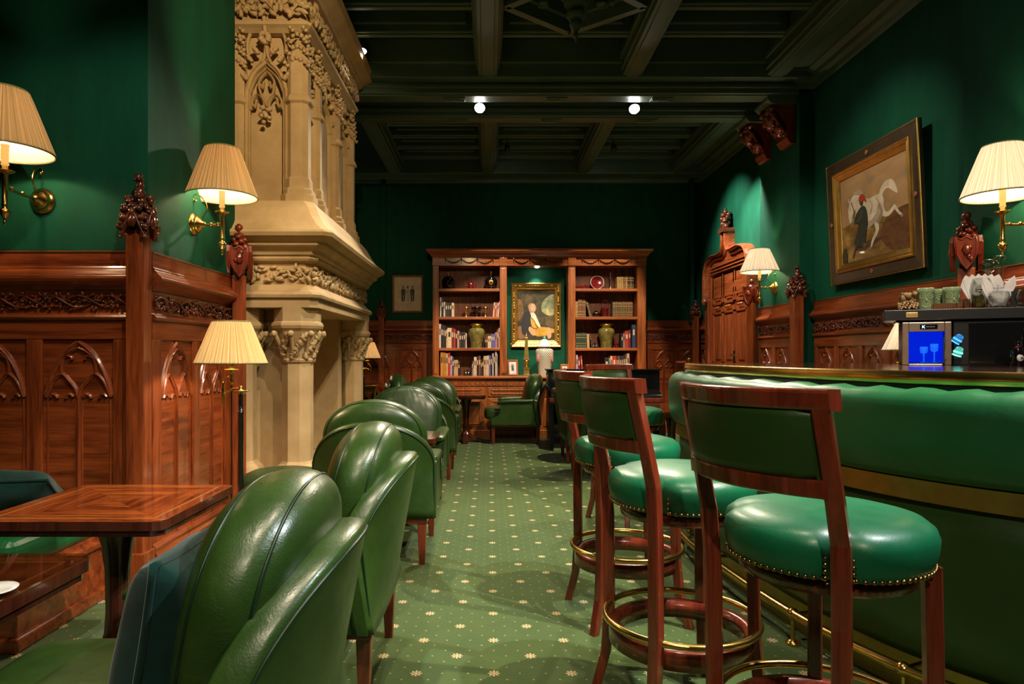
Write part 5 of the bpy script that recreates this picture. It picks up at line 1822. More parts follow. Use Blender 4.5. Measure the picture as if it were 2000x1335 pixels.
cv.poly([(.26, .42), (.16, .50), (.10, .70), (.12, .86), (.22, .90), (.36, .84), (.46, .74), (.55, .62), (.50, .48), (.40, .42)], coat)
ylw = paint('p_yellow', [(.3, (.32, .15, .015)), (.7, (.62, .36, .05))], 8)
cv.poly([(.36, .52), (.44, .56), (.50, .66), (.60, .74), (.56, .80), (.42, .76), (.36, .66)], ylw)
cv.poly([(.36, .74), (.55, .73), (.76, .74), (1, .78), (1, .85), (.84, .85), (.80, .90), (.55, .92), (.38, .86), (.32, .78)], ylw)
buff = flat('p_buff', (.50, .26, .13), .5)
cv.poly([(.32, .73), (.42, .76), (.50, .88), (.40, .90), (.30, .80)], buff)
cv.poly([(.82, .74), (.90, .78), (.92, .92), (.84, .97), (.80, .86)], buff)
skin = flat('p_skin', (.58, .30, .18), .5); lite = flat('p_linen', (.66, .52, .38), .5)
cv.poly([(.34, .42), (.46, .46), (.54, .58), (.62, .72), (.57, .74), (.47, .62), (.38, .54)], lite)
cv.poly([(.30, .38), (.28, .32), (.34, .27), (.44, .27), (.50, .34), (.48, .42), (.40, .45), (.33, .44)], flat('p_hair', (.36, .20, .11), .6))
cv.poly([(.35, .36), (.36, .30), (.43, .285), (.48, .33), (.48, .39), (.43, .425), (.38, .41)], skin)
cv.line([(.39, .335), (.42, .335)], .005, coat); cv.line([(.45, .337), (.47, .34)], .005, coat); cv.line([(.42, .388), (.45, .39)], .004, flat('p_lip', (.35, .06, .04), .5))
cv.line([(.36, .55), (.44, .60), (.50, .70), (.58, .75)], .006, coat); cv.line([(.38, .74), (.50, .77), (.56, .74)], .006, coat)
cv.mb.build('canvas', cv.mats, o, loc=(0, -.012, 0))

# --- horse painting on the right wall
yc, zc = (4.93 + 6.25) / 2, 2.395
W, H = 1.33, 1.10
o = thing('horse_painting', 'painting of a white horse and groom in red cap, in dark gold-edged frame', 'painting', (3.195, yc, zc))
o.rotation_euler = (R(2.6), 0, R(-90))
FD = flat('frame_dark_bronze', (.085, .055, .030), .3, metal=.4)
frame('outer_frame', W, H, [(0, 0), (0, .03), (.01, .038), (.022, .036), (.10, .030), (.105, .02)], FD, o)
frame('gilt_slip', W - .20, H - .20, [(0, .01), (0, .040), (.012, .044), (.026, .036), (.034, .040), (.045, .032), (.075, .016), (.078, .008)], GILT, o)
g2 = MB()
for x in (-W / 2 + .003, W / 2 - .003): g2.tube([(x, -.030, -H / 2), (x, -.030, H / 2)], .010, 8)
for z in (-H / 2 + .003, H / 2 - .003): g2.tube([(-W / 2, -.032, z), (W / 2, -.032, z)], .004, 6)
g2.build('gilt_edge', GILT, o)
rs = MB()
for x, z in ((0, H / 2 - .055), (0, -H / 2 + .055), (W / 2 - .055, 0), (-W / 2 + .055, 0)):
    k = len(rs.v); rs.lathe([(.001, 0), (.02, 0), (.022, .004), (.014, .006), (.001, .005)], 14); rs.xf(Matrix.Translation((x, -.035, z)) @ Matrix.Rotation(R(90), 4, 'X'), k)
rs.build('frame_roundel', flat('roundel', (.28, .10, .04), .4), o)
cw, ch = W - .36, H - .36
cv = Canvas(cw, ch)
cv.poly([(0, 0), (1, 0), (1, 1), (0, 1)], paint('horse_sky', [(.28, (.20, .20, .15)), (.45, (.38, .22, .10)), (.7, (.48, .30, .15))], 3, 1, 1.8), False)
cv.poly([(0, .57), (.2, .54), (.45, .53), (.7, .56), (1, .60), (1, 1), (0, 1)], paint('horse_ground', [(.3, (.10, .055, .02)), (.5, (.26, .14, .04)), (.7, (.42, .28, .07))], 5, 1, 2), False)
cv.poly([(.72, .60), (1, .55), (1, .62), (1, .98), (.75, .98), (.6, .8)], paint('horse_ground2', [(.3, (.08, .035, .015)), (.7, (.20, .09, .035))], 7, 1, 2))
cv.poly([(.20, .86), (.45, .80), (.62, .82), (.50, .87), (.3, .90)], flat('h_shadow', (.09, .05, .025), .5))
hw = paint('h_white', [(.3, (.50, .40, .27)), (.7, (.82, .72, .56))], 6)
hs = flat('h_grey', (.30, .22, .14), .5)
h_sh = flat('h_cream', (.42, .33, .22), .5)
# tail, body, legs (horse faces left)
cv.poly([(.60, .36), (.64, .27), (.72, .22), (.80, .24), (.85, .33), (.86, .40), (.80, .36), (.74, .31), (.68, .32), (.63, .40)], hw)
cv.line([(.62, .42), (.66, .56), (.74, .58), (.82, .52)], (.035, .018), hw)
cv.line([(.81, .52), (.86, .60), (.90, .64)], (.016, .013), hw); cv.ell(.905, .65, .018, .018, hs)
cv.poly([(.22, .22), (.32, .21), (.38, .30), (.46, .34), (.58, .33), (.65, .36), (.67, .46), (.62, .58), (.52, .64), (.42, .68), (.34, .66), (.30, .52), (.24, .42)], hw)
cv.line([(.53, .58), (.56, .68), (.55, .74), (.49, .82), (.46, .89)], (.034, .013), hw)
cv.line([(.60, .44), (.63, .54), (.60, .62), (.56, .63)], (.02, .02), hs)
cv.line([(.32, .62), (.30, .74), (.36, .83)], (.03, .012), hw)
cv.poly([(.20, .24), (.15, .30), (.12, .42), (.14, .53), (.17, .54), (.19, .46), (.24, .40), (.28, .30), (.26, .22)], hw)
cv.line([(.16, .30), (.13, .27), (.15, .25)], (.012, .004), hw); cv.ell(.16, .38, .006, .008, coat)
cv.poly([(.42, .60), (.50, .58), (.60, .50), (.62, .56), (.52, .64), (.42, .67)], h_sh)
cv.line([(.47, .36), (.50, .44), (.46, .52)], .006, h_sh); cv.line([(.56, .36), (.60, .42), (.58, .50)], .006, h_sh)
cv.poly([(.22, .22), (.27, .19), (.34, .20), (.38, .27), (.33, .26), (.28, .24)], h_sh)
cv.ell(.455, .90, .015, .02, hs); cv.ell(.365, .84, .015, .018, hs)
cv.line([(.18, .30), (.22, .42), (.21, .50)], .005, flat('h_bridle', (.16, .05, .02), .5))
gr = flat('h_robe', (.035, .042, .028), .5)
cv.poly([(.33, .40), (.26, .46), (.21, .54), (.23, .57), (.28, .53), (.27, .64), (.20, .80), (.26, .85), (.36, .84), (.40, .70), (.43, .62), (.42, .46), (.38, .40)], gr)
cv.line([(.35, .44), (.30, .54), (.22, .56)], (.022, .012), flat('h_sleeve', (.055, .065, .045), .5))
cv.line([(.36, .60), (.33, .72), (.34, .82)], .005, cv.mats[-1]); cv.line([(.31, .62), (.27, .72), (.25, .80)], .005, cv.mats[-1])
cv.ell(.345, .355, .025, .032, flat('h_skin', (.09, .04, .02), .5)); cv.poly([(.31, .34), (.32, .27), (.37, .26), (.41, .32), (.42, .37), (.38, .34)], flat('h_cap', (.38, .04, .02), .5))
cv.line([(.23, .82), (.20, .90), (.17, .96)], (.014, .010), flat('h_leg', (.14, .06, .03), .5)); cv.line([(.34, .83), (.38, .90)], (.014, .010), cv.mats[-1])
cv.poly([(0, .88), (.05, .82), (.08, .92), (.06, 1), (0, 1)], flat('h_bush', (.04, .03, .012), .6))
cv.mb.build('canvas', cv.mats, o, loc=(0, -.006, 0))

# --- framed photograph on the back wall
W, H = PX(826, 10.36) - PX(766, 10.36), PZ(537, 10.36) - PZ(610, 10.36)
o = thing('framed_photograph', 'framed black and white photograph of three standing people, left of the bookcase', 'picture', (PX(796, 10.36), YB, PZ(573.5, 10.36)))
frame('wooden_frame', W, H, [(0, 0), (0, .025), (.01, .032), (.022, .028), (.03, .015), (.03, 0)], wood('frame_wood', 'z', (.20, .08, .03), (.40, .18, .07)), o)
PAPER = flat('mount_paper', (.66, .55, .40), .6)
MB().box(-W / 2 + .02, W / 2 - .02, -.012, -.006, -H / 2 + .02, H / 2 - .02).build('mount', PAPER, o)
cv = Canvas(W * .50, H * .42)
pb_ = flat('ph_black', (.02, .018, .016), .5); pw = flat('ph_grey', (.45, .38, .30), .5); pg = flat('ph_mid', (.18, .15, .12), .5)
cv.poly([(0, 0), (1, 0), (1, 1), (0, 1)], PAPER, False)
for x, c_ in ((.2, pb_), (.5, pw), (.80, pb_)):
    cv.poly([(x - .13, .28), (x, .20), (x + .14, .28), (x + .13, .60), (x + .09, .98), (x - .09, .98), (x - .12, .6)], c_)
    cv.poly([(x - .01, .62), (x + .01, .62), (x + .015, .98), (x - .015, .98)], PAPER, False)
    cv.ell(x, .13, .06, .08, pw if c_ is pb_ else pg); cv.ell(x, .09, .065, .055, pb_)
cv.mb.build('photograph', cv.mats, o, loc=(0, -.013, .01))

# --- small desk frames on the counter
for (px, wd, hg, rz, lab, inner) in ((1001, .155, .235, 12, 'small wooden standing photo frame beside the obelisk', 1), (1103, .12, .17, -8, 'small standing photo frame partly hidden behind the piano lid', 2)):
    o = thing('desk_frame', lab, 'photo frame', (PX(px, 9.85), 9.85, NC + hg / 2 + .003), 0, 'standing photo frames on the bookcase counter')
    o.rotation_euler = (R(-10), 0, R(rz))
    frame('wooden_frame', wd, hg, [(0, 0), (0, .015), (.006, .018), (.024, .016), (.026, .0)], MAHL, o)
    MB().box(-wd / 2 + .01, wd / 2 - .01, -.008, .004, -hg / 2 + .01, hg / 2 - .01).build('mount', WHITE, o)
    q = MB().box(-.022, .022, -.0095, -.008, -.05, .05); q.build('print', BM['grey'] if inner == 1 else BM['cream'], o)
    q = MB().box(-.014, .004, -.011, -.0095, -.03, .03).box(-.002, .014, -.011, -.0095, -.04, -.01); q.build('print_figure', BM['navy'], o)
    MB().prism([(.0, -hg / 2 + .005), (.10, -hg / 2 - .0), (.01, hg * .2)], -.01, .01, 'x').build('strut', MAHL, o)

# ================================================================== ON THE BAR TOP
YS = 3.72
ZT = 1.147
TH = R(-28)
AX, AY = PX(1727, YS), YS
ux, uy, vx, vy = math.cos(TH), math.sin(TH), -math.sin(TH), math.cos(TH)


def ap_(px, b=0.0):
    """distance along the unit's front at depth b that shows at column px"""
    k = (px - XV) / F
    return (k * (AY + b * vy) - AX - b * vx) / (ux - k * uy)


def wp(a, b): return (AX + a * ux + b * vx, AY + a * uy + b * vy)


def az(py, a, b=0.0): return EYE + (YH - py) * wp(a, b)[1] / F


SZ1 = az(606, 0); SZ0 = az(626, 0)
un = thing('back_bar_shelf', 'black raised shelf with cabinet standing on the bar top', 'shelf unit', (AX, AY, 0), TH)
aR = ap_(2040)
U = lambda mb, name, mat, **kw: mb.build(name, mat, un, **kw)
U(MB().box(0, aR, 0, .30, SZ0, SZ1), 'shelf_board', BLACKM, bevel=.003)
a0 = ap_(1751); U(MB().box(a0, aR, .02, .29, SZ0 - .012, SZ0), 'shelf_support', BLACK)
ac = ap_(1862, .02)
U(MB().box(ac, aR, .02, .28, ZT, SZ0 - .012), 'cabinet', BLACKM, bevel=.003)
U(MB().box(ap_(1893), aR - .02, .010, .02, ZT + .01, SZ0 - .02), 'cabinet_door', BLACK, bevel=.002)
PLQ = flat('brass_plaque', (.62, .38, .14), .4, metal=.7)
p0, p1 = ap_(1769), ap_(1793)
zc = (SZ0 + SZ1) / 2
U(MB().box(p0, p1, -.004, 0, zc - .014, zc + .014), 'name_plaque', PLQ, bevel=.003)
ee = MB()
for q in range(7):
    x_ = p0 + .008 + q * .0075
    ee.tube([(x_, -.005, zc - .006), (x_ + .003, -.005, zc + .006), (x_ + .005, -.005, zc - .004)], .0008, 4)
U(ee, 'plaque_engraving', flat('engraving', (.20, .10, .04), .6))

# glass-door cooler
f0, f1 = ap_(1762, -.02), ap_(1858, -.02)
FW_ = f1 - f0
FZ1 = SZ0 - .014
fr_ = thing('glass_cooler', 'small steel-framed glass-door cooler glowing blue on the bar top', 'cooler', (*wp(f0, 0), 0), TH)
G = lambda mb, name, mat, **kw: mb.build(name, mat, fr_, **kw)
STEEL = flat('bronze_steel', (.42, .30, .22), .28, metal=.75)
t = .010
G(MB().box(0, t, 0, .27, ZT, FZ1).box(FW_ - t, FW_, 0, .27, ZT, FZ1).box(0, FW_, .26, .27, ZT, FZ1).box(0, FW_, 0, .27, FZ1 - t, FZ1).box(0, FW_, 0, .27, ZT, ZT + t), 'housing', BLACKM)
BLU = NT('blue_lit_interior').set(color=(.0, .01, .3), ecol=(.0, .02, .8), estr=.6)
G(MB().box(t, FW_ - t, .245, .26, ZT + t, FZ1 - t), 'lit_back', BLU)
fw = .030
G(MB().box(0, fw, -.03, 0, ZT, FZ1).box(FW_ - fw, FW_, -.03, 0, ZT, FZ1).box(fw, FW_ - fw, -.03, 0, FZ1 - .050, FZ1).box(fw, FW_ - fw, -.03, 0, ZT, ZT + .006), 'door_frame', STEEL, bevel=.003)
BG = NT('blue_glass').set(color=(.7, .8, 1.0), rough=.02, trans=1.0, ior=1.2)
G(MB().box(fw, FW_ - fw, -.018, -.012, ZT + .006, FZ1 - .050), 'door_glass', BG)
hb = MB().tube([(FW_ - fw - .004, -.05, ZT + .01), (FW_ - fw - .004, -.05, ZT + .150)], .0045, 10)
for z in (.03, .13): hb.tube([(FW_ - fw - .004, -.05, ZT + z), (FW_ - fw + .008, -.028, ZT + z)], .003, 6)
G(hb, 'door_handle', CHROME)
G(MB().box(FW_ / 2 - .03, FW_ / 2 + .05, -.032, -.030, FZ1 - .037, FZ1 - .012), 'control_panel', BLACK)
LED = emit('blue_led', (.15, .35, 1), 6)
kx, kz = FW_ / 2 - .014, FZ1 - .0245
lg = MB()
lg.box(kx - .006, kx - .0035, -.0335, -.032, kz - .0075, kz + .0075)
lg.prism([(kx - .003, kz - .0005), (kx + .004, kz + .0075), (kx + .007, kz + .0075), (kx + .0005, kz), (kx + .007, kz - .0075), (kx + .004, kz - .0075)], -.0335, -.032, 'y')
G(lg, 'display_logo', LED)
tx = MB()
for q, w_ in enumerate((.006, .004, .006, .005, .006)): tx.box(kx + .012 + q * .008, kx + .012 + q * .008 + w_, -.0328, -.032, kz - .002, kz + .002)
G(tx, 'display_text', flat('display_grey', (.25, .25, .3), .5))
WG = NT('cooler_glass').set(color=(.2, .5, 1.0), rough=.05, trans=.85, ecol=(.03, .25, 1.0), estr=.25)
for q, (da, hh) in enumerate(((.50, .085), (.72, .10))):
    g_ = thing('stemmed_glass', ('stemmed glass at the centre inside the blue-lit cooler', 'stemmed glass near the handle inside the blue-lit cooler')[q], 'glass', (*wp(f0 + FW_ * da, .12), ZT + t), 0, 'glasses inside the cooler')
    MB().lathe([(.02, 0), (.02, .002), (.003, .006), (.003, hh * .6), (.016, hh * .66), (.020, hh * .9), (.018, hh * 1.05), (.016, hh * 1.05), (.001, hh * .68)], 18, caps=False).build('glass_body', WG, g_)
for q, (px, py, c_, ln, lab) in enumerate(((1868, 665, (.10, .45, 1.0), 35, 'upper tilted glass with painted-in blue glow beside the cooler'), (1870, 690, (.25, .9, .75), 20, 'lower tilted glass with painted-in green glow beside the cooler'))):
    a_ = ap_(px, -.012)
    g_ = thing('glow_painted_glass', lab, 'glass', (*wp(a_, -.012), az(py, a_, -.012)), TH, 'tilted glasses with painted-in glow')
    g_.rotation_euler = (R(10), R(ln), TH)
    em_ = NT('painted_glow_%d' % q).set(color=c_, rough=.1, trans=.5, ecol=c_, estr=1.6)  # glow put into the glass material as emission; the glasses are no lamps
    MB().tube([(.020 * math.cos(2 * PI * k / 24), .020 * math.sin(2 * PI * k / 24), -.010) for k in range(24)], .0020, 6, 0, True).build('glow_painted_rim', em_, g_)
    MB().tube([(.022 * math.cos(2 * PI * k / 24), .022 * math.sin(2 * PI * k / 24), .007) for k in range(24)], .0016, 6, 0, True).build('glow_painted_band', em_, g_)
    MB().lathe([(.020, -.010), (.022, .007), (.017, .028), (.012, .036), (.001, .038)], 24, caps=False).build('bowl', NT('painted_glow_bowl_%d' % q).set(color=c_, rough=.05, trans=.8, ecol=c_, estr=.12), g_)

# items on the raised shelf
ZS = SZ1 + .001


def it(name, label, cat, px, dy, parts, group=None, rz=0):
    o = thing(name, label, cat, (*wp(ap_(px, dy), dy), ZS), TH + R(rz), group)
    for nm, mb, mat in parts: mb.build(nm, mat, o)
    return o


NUT = flat('dried_fruit', (.62, .38, .18), .6)
j = MB().lathe([(.040, 0), (.046, .005), (.048, .06), (.044, .085), (.050, .10), (.050, .104), (.046, .104), (.040, .088), (.043, .06), (.042, .008), (.001, .006)], 28, caps=False)
nt = MB(); rd = random.Random(1)
for q in range(46): nt.ball((rd.uniform(-.028, .028), rd.uniform(-.028, .028), .012 + .08 * q / 46), (.013, .013, .012), 8, 6, 0, None, .2, q)
lw = MB()
for q in range(70):
    a = q * 2.399; lw.ball((.048 * math.cos(a), .048 * math.sin(a), .008 + .036 * (q % 9) / 9), .0055, 6, 4)
it('snack_jar', 'patterned glass jar of pale snacks at the left end of the raised shelf', 'jar', 1775, .06, [('glass_jar', j, GLASS), ('snacks', nt, NUT), ('raised_pattern', lw, NUT)])
MUG = flat('celadon_glaze', (.30, .42, .22), .3, coat=.4)
MUGD = flat('celadon_shadow', (.20, .29, .15), .4)


def mug(px, dy, lab, rz):
    b = MB().lathe([(.036, 0), (.039, .004), (.040, .09), (.042, .092), (.042, .112), (.040, .118), (.036, .118), (.035, .10), (.001, .02)], 32, caps=False)
    f = MB()
    for s in (-1, 1):
        a0 = R(-90 + s * 28)
        f.tube([((.040) * math.cos(a0 + .36 * math.cos(t)), .040 * math.sin(a0 + .36 * math.cos(t)), .072 + .014 * math.sin(t)) for t in [2 * PI * k / 14 for k in range(14)]], .0022, 5, 0, True)
        f.ball((.040 * math.cos(a0), .040 * math.sin(a0), .072), .004, 6, 4)
    f.tube([(.040 * math.cos(R(-90) + .55 * math.cos(t)), .040 * math.sin(R(-90) + .55 * math.cos(t)), .026 + .014 * math.sin(t)) for t in [2 * PI * k / 14 for k in range(14)]], .0022, 5, 0, True)
    for z in (.022, .030): f.tube([(.0405 * math.cos(R(a)), .0405 * math.sin(R(a)), z) for a in (-112, -100, -90, -80, -68)], .0016, 5)
    f.ball((0, -.041, .05), (.006, .008, .012), 8, 6)
    it('tiki_mug', lab, 'mug', px, dy, [('mug_body', b, MUG), ('carved_face', f, MUG)], 'pale green carved mugs', rz)


mug(1808, .05, 'pale green carved face mug, leftmost of three and nearest the snack jar', 0)
mug(1836, .16, 'pale green carved face mug in the middle of three, set back', 20)
mug(1858, .07, 'pale green carved face mug, rightmost of three beside the wooden holder', 10)
wd_ = MB()
for q in range(14): wd_.box(-.075 + q * .0108, -.075 + q * .0108 + .0095, -.012, .012, 0, .030)
it('wooden_holder', 'low slatted wooden holder in front of the mugs', 'holder', 1851, .03, [('slats', wd_, wood('slat_wood', 'z', (.10, .035, .012), (.24, .09, .03)))])
AMB = NT('amber_liquid').set(color=(.75, .62, .12), rough=.05, trans=.85, ior=1.33)


def cup(r, h): return MB().lathe([(r * .85, 0), (r, .004), (r, h), (r - .002, h), (r - .002, .006), (.001, .005)], 24, caps=False)


def hoop(r, h): return MB().tube(cr([(r, 0, h * .85), (r + h * .42, 0, h * .75), (r + h * .42, 0, h * .3), (r, 0, h * .15)], 5), .0028, 6)


it('glass_cup', 'small clear glass cup with handle, beside the wooden holder', 'glass cup', 1886, .03, [('cup_body', cup(.022, .05), GLASS), ('handle', hoop(.022, .05), GLASS)], 'handled glasses on the raised shelf', 200)
it('glass_mug', 'glass mug of amber liquid in front of the napkin glass', 'glass mug', 1911, .03, [('cup_body', cup(.032, .07), GLASS), ('amber_liquid', MB().lathe([(.001, .006), (.029, .006), (.029, .062), (.001, .062)], 20, caps=False), AMB), ('handle', hoop(.032, .07), GLASS)], 'handled glasses on the raised shelf', 0)
NAPK = flat('paper_napkin', (.72, .68, .66), .7)
NBL = flat('napkin_print', (.12, .16, .38), .6)


def napkins(n, w, h, seed=1):
    m = MB(); rd = random.Random(seed)
    for q in range(n):
        k = len(m.v)
        t = q / max(1, n - 1) - .5
        m.prism([(-w * .30, .0), (w * .30, 0), (w * .52, h * .72), (w * .25, h * .9), (w * .05, h), (-w * .25, h * .86), (-w * .52, h * .66)], -.0012, .0012, 'y')
        m.prism([(-w * .28, .0), (w * .05, 0), (w * .1, h * .93), (-w * .22, h * .88)], -.004, -.0016, 'y')
        m.xf(Matrix.Translation((t * w * .75, t * .02, .012)) @ Matrix.Rotation(R(24) * t * 1.5, 4, 'Y') @ Matrix.Rotation(R(12) * (q % 2), 4, 'Z'), k)
    return m


sn = MB().lathe([(.030, 0), (.030, .003), (.005, .008), (.005, .018), (.03, .03), (.052, .065), (.056, .10), (.048, .14), (.040, .165), (.038, .165), (.046, .14), (.053, .10), (.049, .066), (.001, .026)], 32, caps=False)
np1 = napkins(6, .07, .155)
np1.xf(Matrix.Translation((0, 0, .025)))
em1 = MB().tube([(-.012 + .014 * math.cos(2 * PI * k / 16), -.020, .105 + .014 * math.sin(2 * PI * k / 16)) for k in range(16)], .0012, 5, 0, True).box(-.026, .004, -.021, -.019, .103, .107)
it('napkin_glass', 'large balloon glass stuffed with a fan of folded white napkins', 'glass', 1916, .13, [('balloon', sn, GLASS), ('napkins', np1, NAPK), ('printed_emblem', em1, BLACKM)], 'glasses holding folded napkins')
np2 = napkins(3, .046, .165, 4)
em2 = MB()
for q in range(9): em2.box(-.024 + q * .0052, -.0205 + q * .0052, -.0225, -.0215, .100, .104 + .002 * (q % 3 == 0))
em2.ball((-.004, -.022, .115), (.003, .001, .003), 6, 4)
it('napkin_tumbler', 'glass with two tall folded white napkins printed in blue', 'glass', 1950, .06, [('tumbler', MB().lathe([(.03, 0), (.034, .004), (.050, .05), (.048, .085), (.046, .085), (.047, .05), (.001, .008)], 28, caps=False), GLASS), ('napkins', np2, NAPK), ('blue_print', em2, NBL)], 'glasses holding folded napkins')


def decanter(px, dy, hh, lab):
    b = MB().lathe([(.045, 0), (.055, .01), (.056, .09), (.04, .13), (.017, .155), (.016, hh - .07), (.030, hh - .058), (.030, hh - .055), (.014, hh - .06), (.013, .15), (.036, .125), (.052, .09), (.05, .012), (.001, .01)], 32, caps=False)
    s = MB().lathe([(.010, hh - .10), (.013, hh - .06), (.013, hh - .045), (.008, hh - .04), (.012, hh - .03), (.028, hh - .018), (.030, hh - .008), (.024, hh), (.001, hh + .003)], 28)
    it('decanter', lab, 'decanter', px, dy, [('decanter_body', b, GLASS), ('stopper', s, GLASS)], 'glass decanters behind the napkins')


decanter(1930, .19, .270, 'shorter clear decanter with round stopper behind the napkins')
decanter(1953, .25, .295, 'taller clear decanter with round stopper behind the napkins')
tg = MB().box(-.006, .006, -.004, .004, 0, .085).box(.004, .016, -.004, .004, 0, .095)
it('bar_tongs', 'black bar tongs standing right of the blue-printed napkins', 'tongs', 1978, .06, [('tongs', tg, BLACKM)], None, 0)
it('round_glass', 'clear round glass cut by the right edge on the raised shelf', 'glass', 2003, .06, [('balloon', MB().lathe([(.02, 0), (.03, .01), (.045, .04), (.045, .06), (.035, .09), (.033, .09), (.042, .06), (.04, .03), (.001, .01)], 24, caps=False), GLASS)])

# bottles at the right edge on the bar top
LBL = flat('white_label', (.62, .60, .58), .5)
for q, (px, y, hh, lab) in enumerate(((1988, 3.30, .115, 'dark bottle with white oval label lying at the right edge of the bar'), (2004, 3.45, .23, 'dark bottle standing at the very right edge of the bar'))):
    o = thing('dark_bottle', lab, 'bottle', (PX(px, y), y, ZT), 0, 'dark bottles on the bar')
    b = MB().lathe([(.030, 0), (.032, .004), (.032, hh * .62), (.026, hh * .75), (.012, hh * .86), (.011, hh), (.013, hh), (.013, hh * 1.04), (.001, hh * 1.04)], 28); b.build('bottle_body', DARKG, o)
    e = MB().ball((-.006, -.024, hh * .34), (.018, .010, .022 if q == 0 else .03), 16, 10); e.build('label', LBL, o)
    tt = MB().box(-.014, .002, -.0352, -.034, hh * .34 - .004, hh * .34 - .002).box(-.012, .0, -.0352, -.034, hh * .34 + .001, hh * .34 + .004); tt.build('label_print', BLACKM, o)
    e = MB().ball((-.010, -.012, hh * .80), (.014, .008, .008), 12, 8, 0, Matrix.Rotation(R(-25), 3, 'Y')); e.build('red_seal', REDG, o)

# ================================================================== SPOTLIGHTS
def spot(loc, target, e, ang=60, blend=.4, col=(1, .80, .56), r=.04, fixture=None, big=False, label=None):
    loc = Vector(loc); d = (Vector(target) - loc).normalized()
    l = bpy.data.lights.new('spot_light', 'SPOT'); l.energy = e; l.color = col; l.spot_size = R(ang); l.spot_blend = blend; l.shadow_soft_size = r
    ob = bpy.data.objects.new('spot_light', l); C.objects.link(ob)
    q = d.to_track_quat('-Z', 'Y')
    ob.rotation_euler = q.to_euler(); ob.location = loc + d * .02
    if label:
        o = thing('ceiling_spotlight', label, 'spotlight', tuple(loc), 0, 'ceiling spotlights')
        M_ = q.to_matrix().to_4x4()
        rr = .058 if big else .035
        b = MB().lathe([(rr * .6, .10), (rr, .09), (rr, .0), (rr * .92, .0), (rr * .9, .012), (.001, .012)], 20); b.xf(M_); b.build('lamp_body', BLACKM, o)
        e_ = MB().lathe([(.001, .002), (rr * .9, .002), (rr * .9, .004), (.001, .005)], 24); e_.xf(M_); e_.build('lens', EMB if big else EMW, o)
        s = MB().tube([(0, 0, .05), (0, 0, .05 + .16)], .006, 8); s.build('bracket', BLACKM, o)
    return ob


W1 = (1, .84, .62)
# visible ones with fixtures, then unseen spots added for the shelves, bar and panelling
spot((PX(937, 7.05), 7.05, PZ(211, 7.05)), (-.35, 3.6, .4), 260, 75, .6, W1, label='left of the two glaring spotlights under the double ceiling beam', big=True)
spot((PX(1239, 7.05), 7.05, PZ(213, 7.05)), (1.2, 3.6, .4), 260, 75, .6, W1, label='right of the two glaring spotlights under the double ceiling beam', big=True)
spot((PX(990, 9.1), 9.1 - .0, PZ(297, 9.1)), (.1, 10.2, 1.3), 150, 46, .4, W1, label='left of the two small spotlights near the far end of the ceiling')
spot((PX(1198, 9.1), 9.1 - .0, PZ(297, 9.1)), (1.6, 10.2, 1.3), 150, 46, .4, W1, label='right of the two small spotlights near the far end of the ceiling')
spot((PX(709, 6.2) , 6.2, PZ(100, 6.2)), (-1.3, 5.2, 2.2), 40, 70, .5, W1, label='small spotlight peeping out beside the chimneypiece crown')
spot((.2, 7.3, 3.75), (.1, 10.05, 1.35), 230, 38, .4, W1, .03)  # unseen spot pair, added to light the bookcase shelves from the front
spot((1.5, 7.3, 3.75), (1.5, 10.05, 1.35), 230, 38, .4, W1, .03)
spot((1.7, 1.9, 3.8), (2.55, 3.6, 1.5), 130, 34, .6, W1, .03)  # narrow unseen spot added to brighten the napkins on the raised shelf
spot((1.0, 5.2, 3.8), (3.1, 7.4, 1.3), 110, 50, .6, W1, .03)  # unseen spot added to brighten the panelling beyond the bar
# niche light
spot((PX(1048, YF + .12), YF + .15, 2.52), (PX(1048, YF), YF + .30, 1.75), 16, 80, .7, (1, .9, .7), .01)
# wall washer by the corbel
spot((2.45, 8.05, 3.74), (3.2, 8.2, 2.35), 250, 74, .7, (1, .96, .84), .03)
spot((2.0, 8.5, 3.74), (3.25, 8.9, 2.6), 210, 70, .8, (1, .96, .84), .03)  # unseen spot added to spread the wash over the door wall
spot((3.0, 7.80, 3.44), (3.16, 8.15, 1.5), 60, 84, .55, (1, .95, .82), .02)
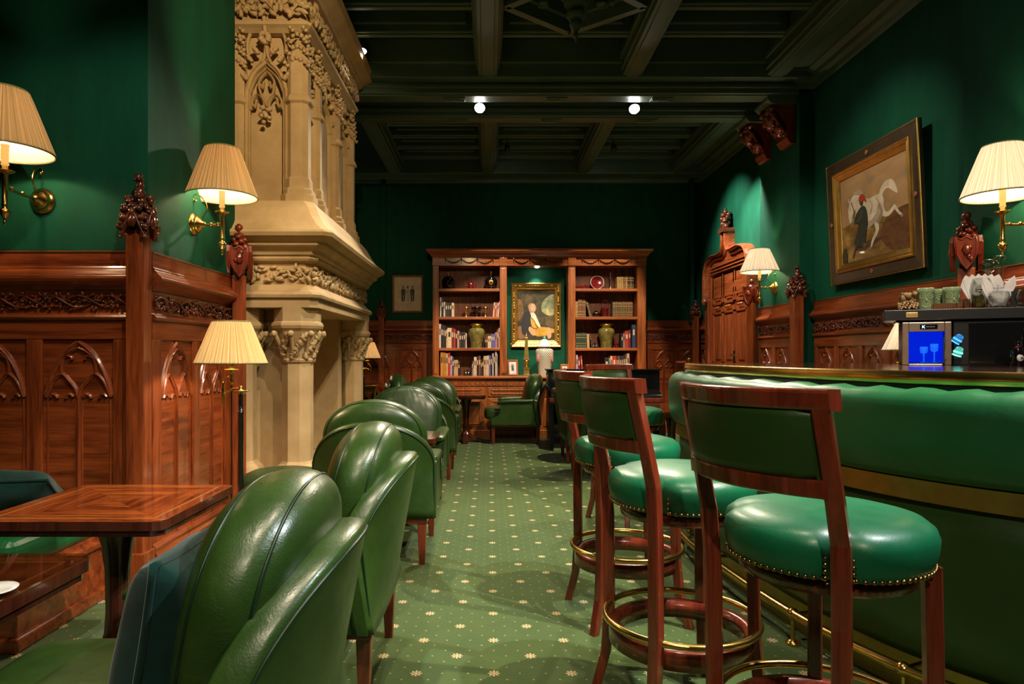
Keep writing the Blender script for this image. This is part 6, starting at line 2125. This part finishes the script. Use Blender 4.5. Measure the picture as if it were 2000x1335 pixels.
# key spots over bar and aisle, plus unseen spots added as fill
spot((2.35, 1.3, 3.75), (.70, 2.2, .4), 360, 62, .5, (.90, .97, 1), .03)
spot((1.3, 1.0, 3.8), (2.6, 3.6, 1.3), 130, 60, .6, (1, .92, .78), .03)  # added spot without fixture, brightens the mugs and napkins
spot((2.2, 1.9, 3.85), (.3, 3.6, 0), 480, 62, .5, W1, .03)
spot((2.3, 6.2, 3.80), (.6, 7.0, 0), 330, 70, .5, W1, .03)
spot((1.3, 7.3, 3.75), (.5, 9.0, 0), 270, 75, .5, W1, .03)
spot((.3, 1.6, 3.85), (-.5, 2.7, 0), 130, 66, .5, W1, .03)
spot((.1, 4.3, 3.85), (-.6, 5.0, .4), 120, 66, .5, W1, .03)
spot((-.3, .6, 3.85), (-1.3, 1.8, .5), 170, 60, .5, W1, .03)
spot((-.5, 2.3, 3.8), (-1.5, 5.2, 2.8), 190, 50, .7, (1, .70, .36), .03)
spot((.2, 2.6, 3.8), (-1.5, 5.0, .9), 160, 42, .7, (1, .80, .52), .03)
spot((1.7, 4.9, 3.8), (3.2, 5.6, 2.2), 80, 75, 1.0, W1, .03)
spot((.2, -1.6, 3.8), (1.0, 1.8, .8), 190, 62, .8, W1, .05)  # added fill behind the camera, brightens the near sides of the stools
spot((-.6, -1.6, 3.8), (-1.2, 2.2, .6), 65, 62, .8, W1, .05)  # second added fill behind the camera, for the left side
spot((-.6, 1.8, 3.8), (-2.4, 3.4, 1.0), 120, 60, .6, W1, .03)

world = bpy.data.worlds.new('world'); sc.world = world; world.use_nodes = True
world.node_tree.nodes['Background'].inputs[0].default_value = (.02, .02, .02, 1)
world.node_tree.nodes['Background'].inputs[1].default_value = .3

# ================================================================== CAMERA
cam = bpy.data.cameras.new('camera'); co = bpy.data.objects.new('camera', cam); C.objects.link(co)
co.location = (0, 0, EYE); co.rotation_euler = (R(90), 0, 0)
cam.sensor_width = 36; cam.lens = 36 * F / 2000
cam.shift_x = (1000 - XV) / 2000; cam.shift_y = (YH - 667.5) / 2000
cam.clip_start = .05; cam.clip_end = 60
sc.camera = co
sc.view_settings.view_transform = 'Standard'; sc.view_settings.look = 'None'
sc.view_settings.exposure = 0.5; sc.view_settings.gamma = 1
sc.cycles.use_denoising = True
sc.cycles.max_bounces = 8; sc.cycles.diffuse_bounces = 4; sc.cycles.glossy_bounces = 4; sc.cycles.transmission_bounces = 8
sc.cycles.caustics_reflective = False; sc.cycles.caustics_refractive = False
sc.cycles.sample_clamp_indirect = 4
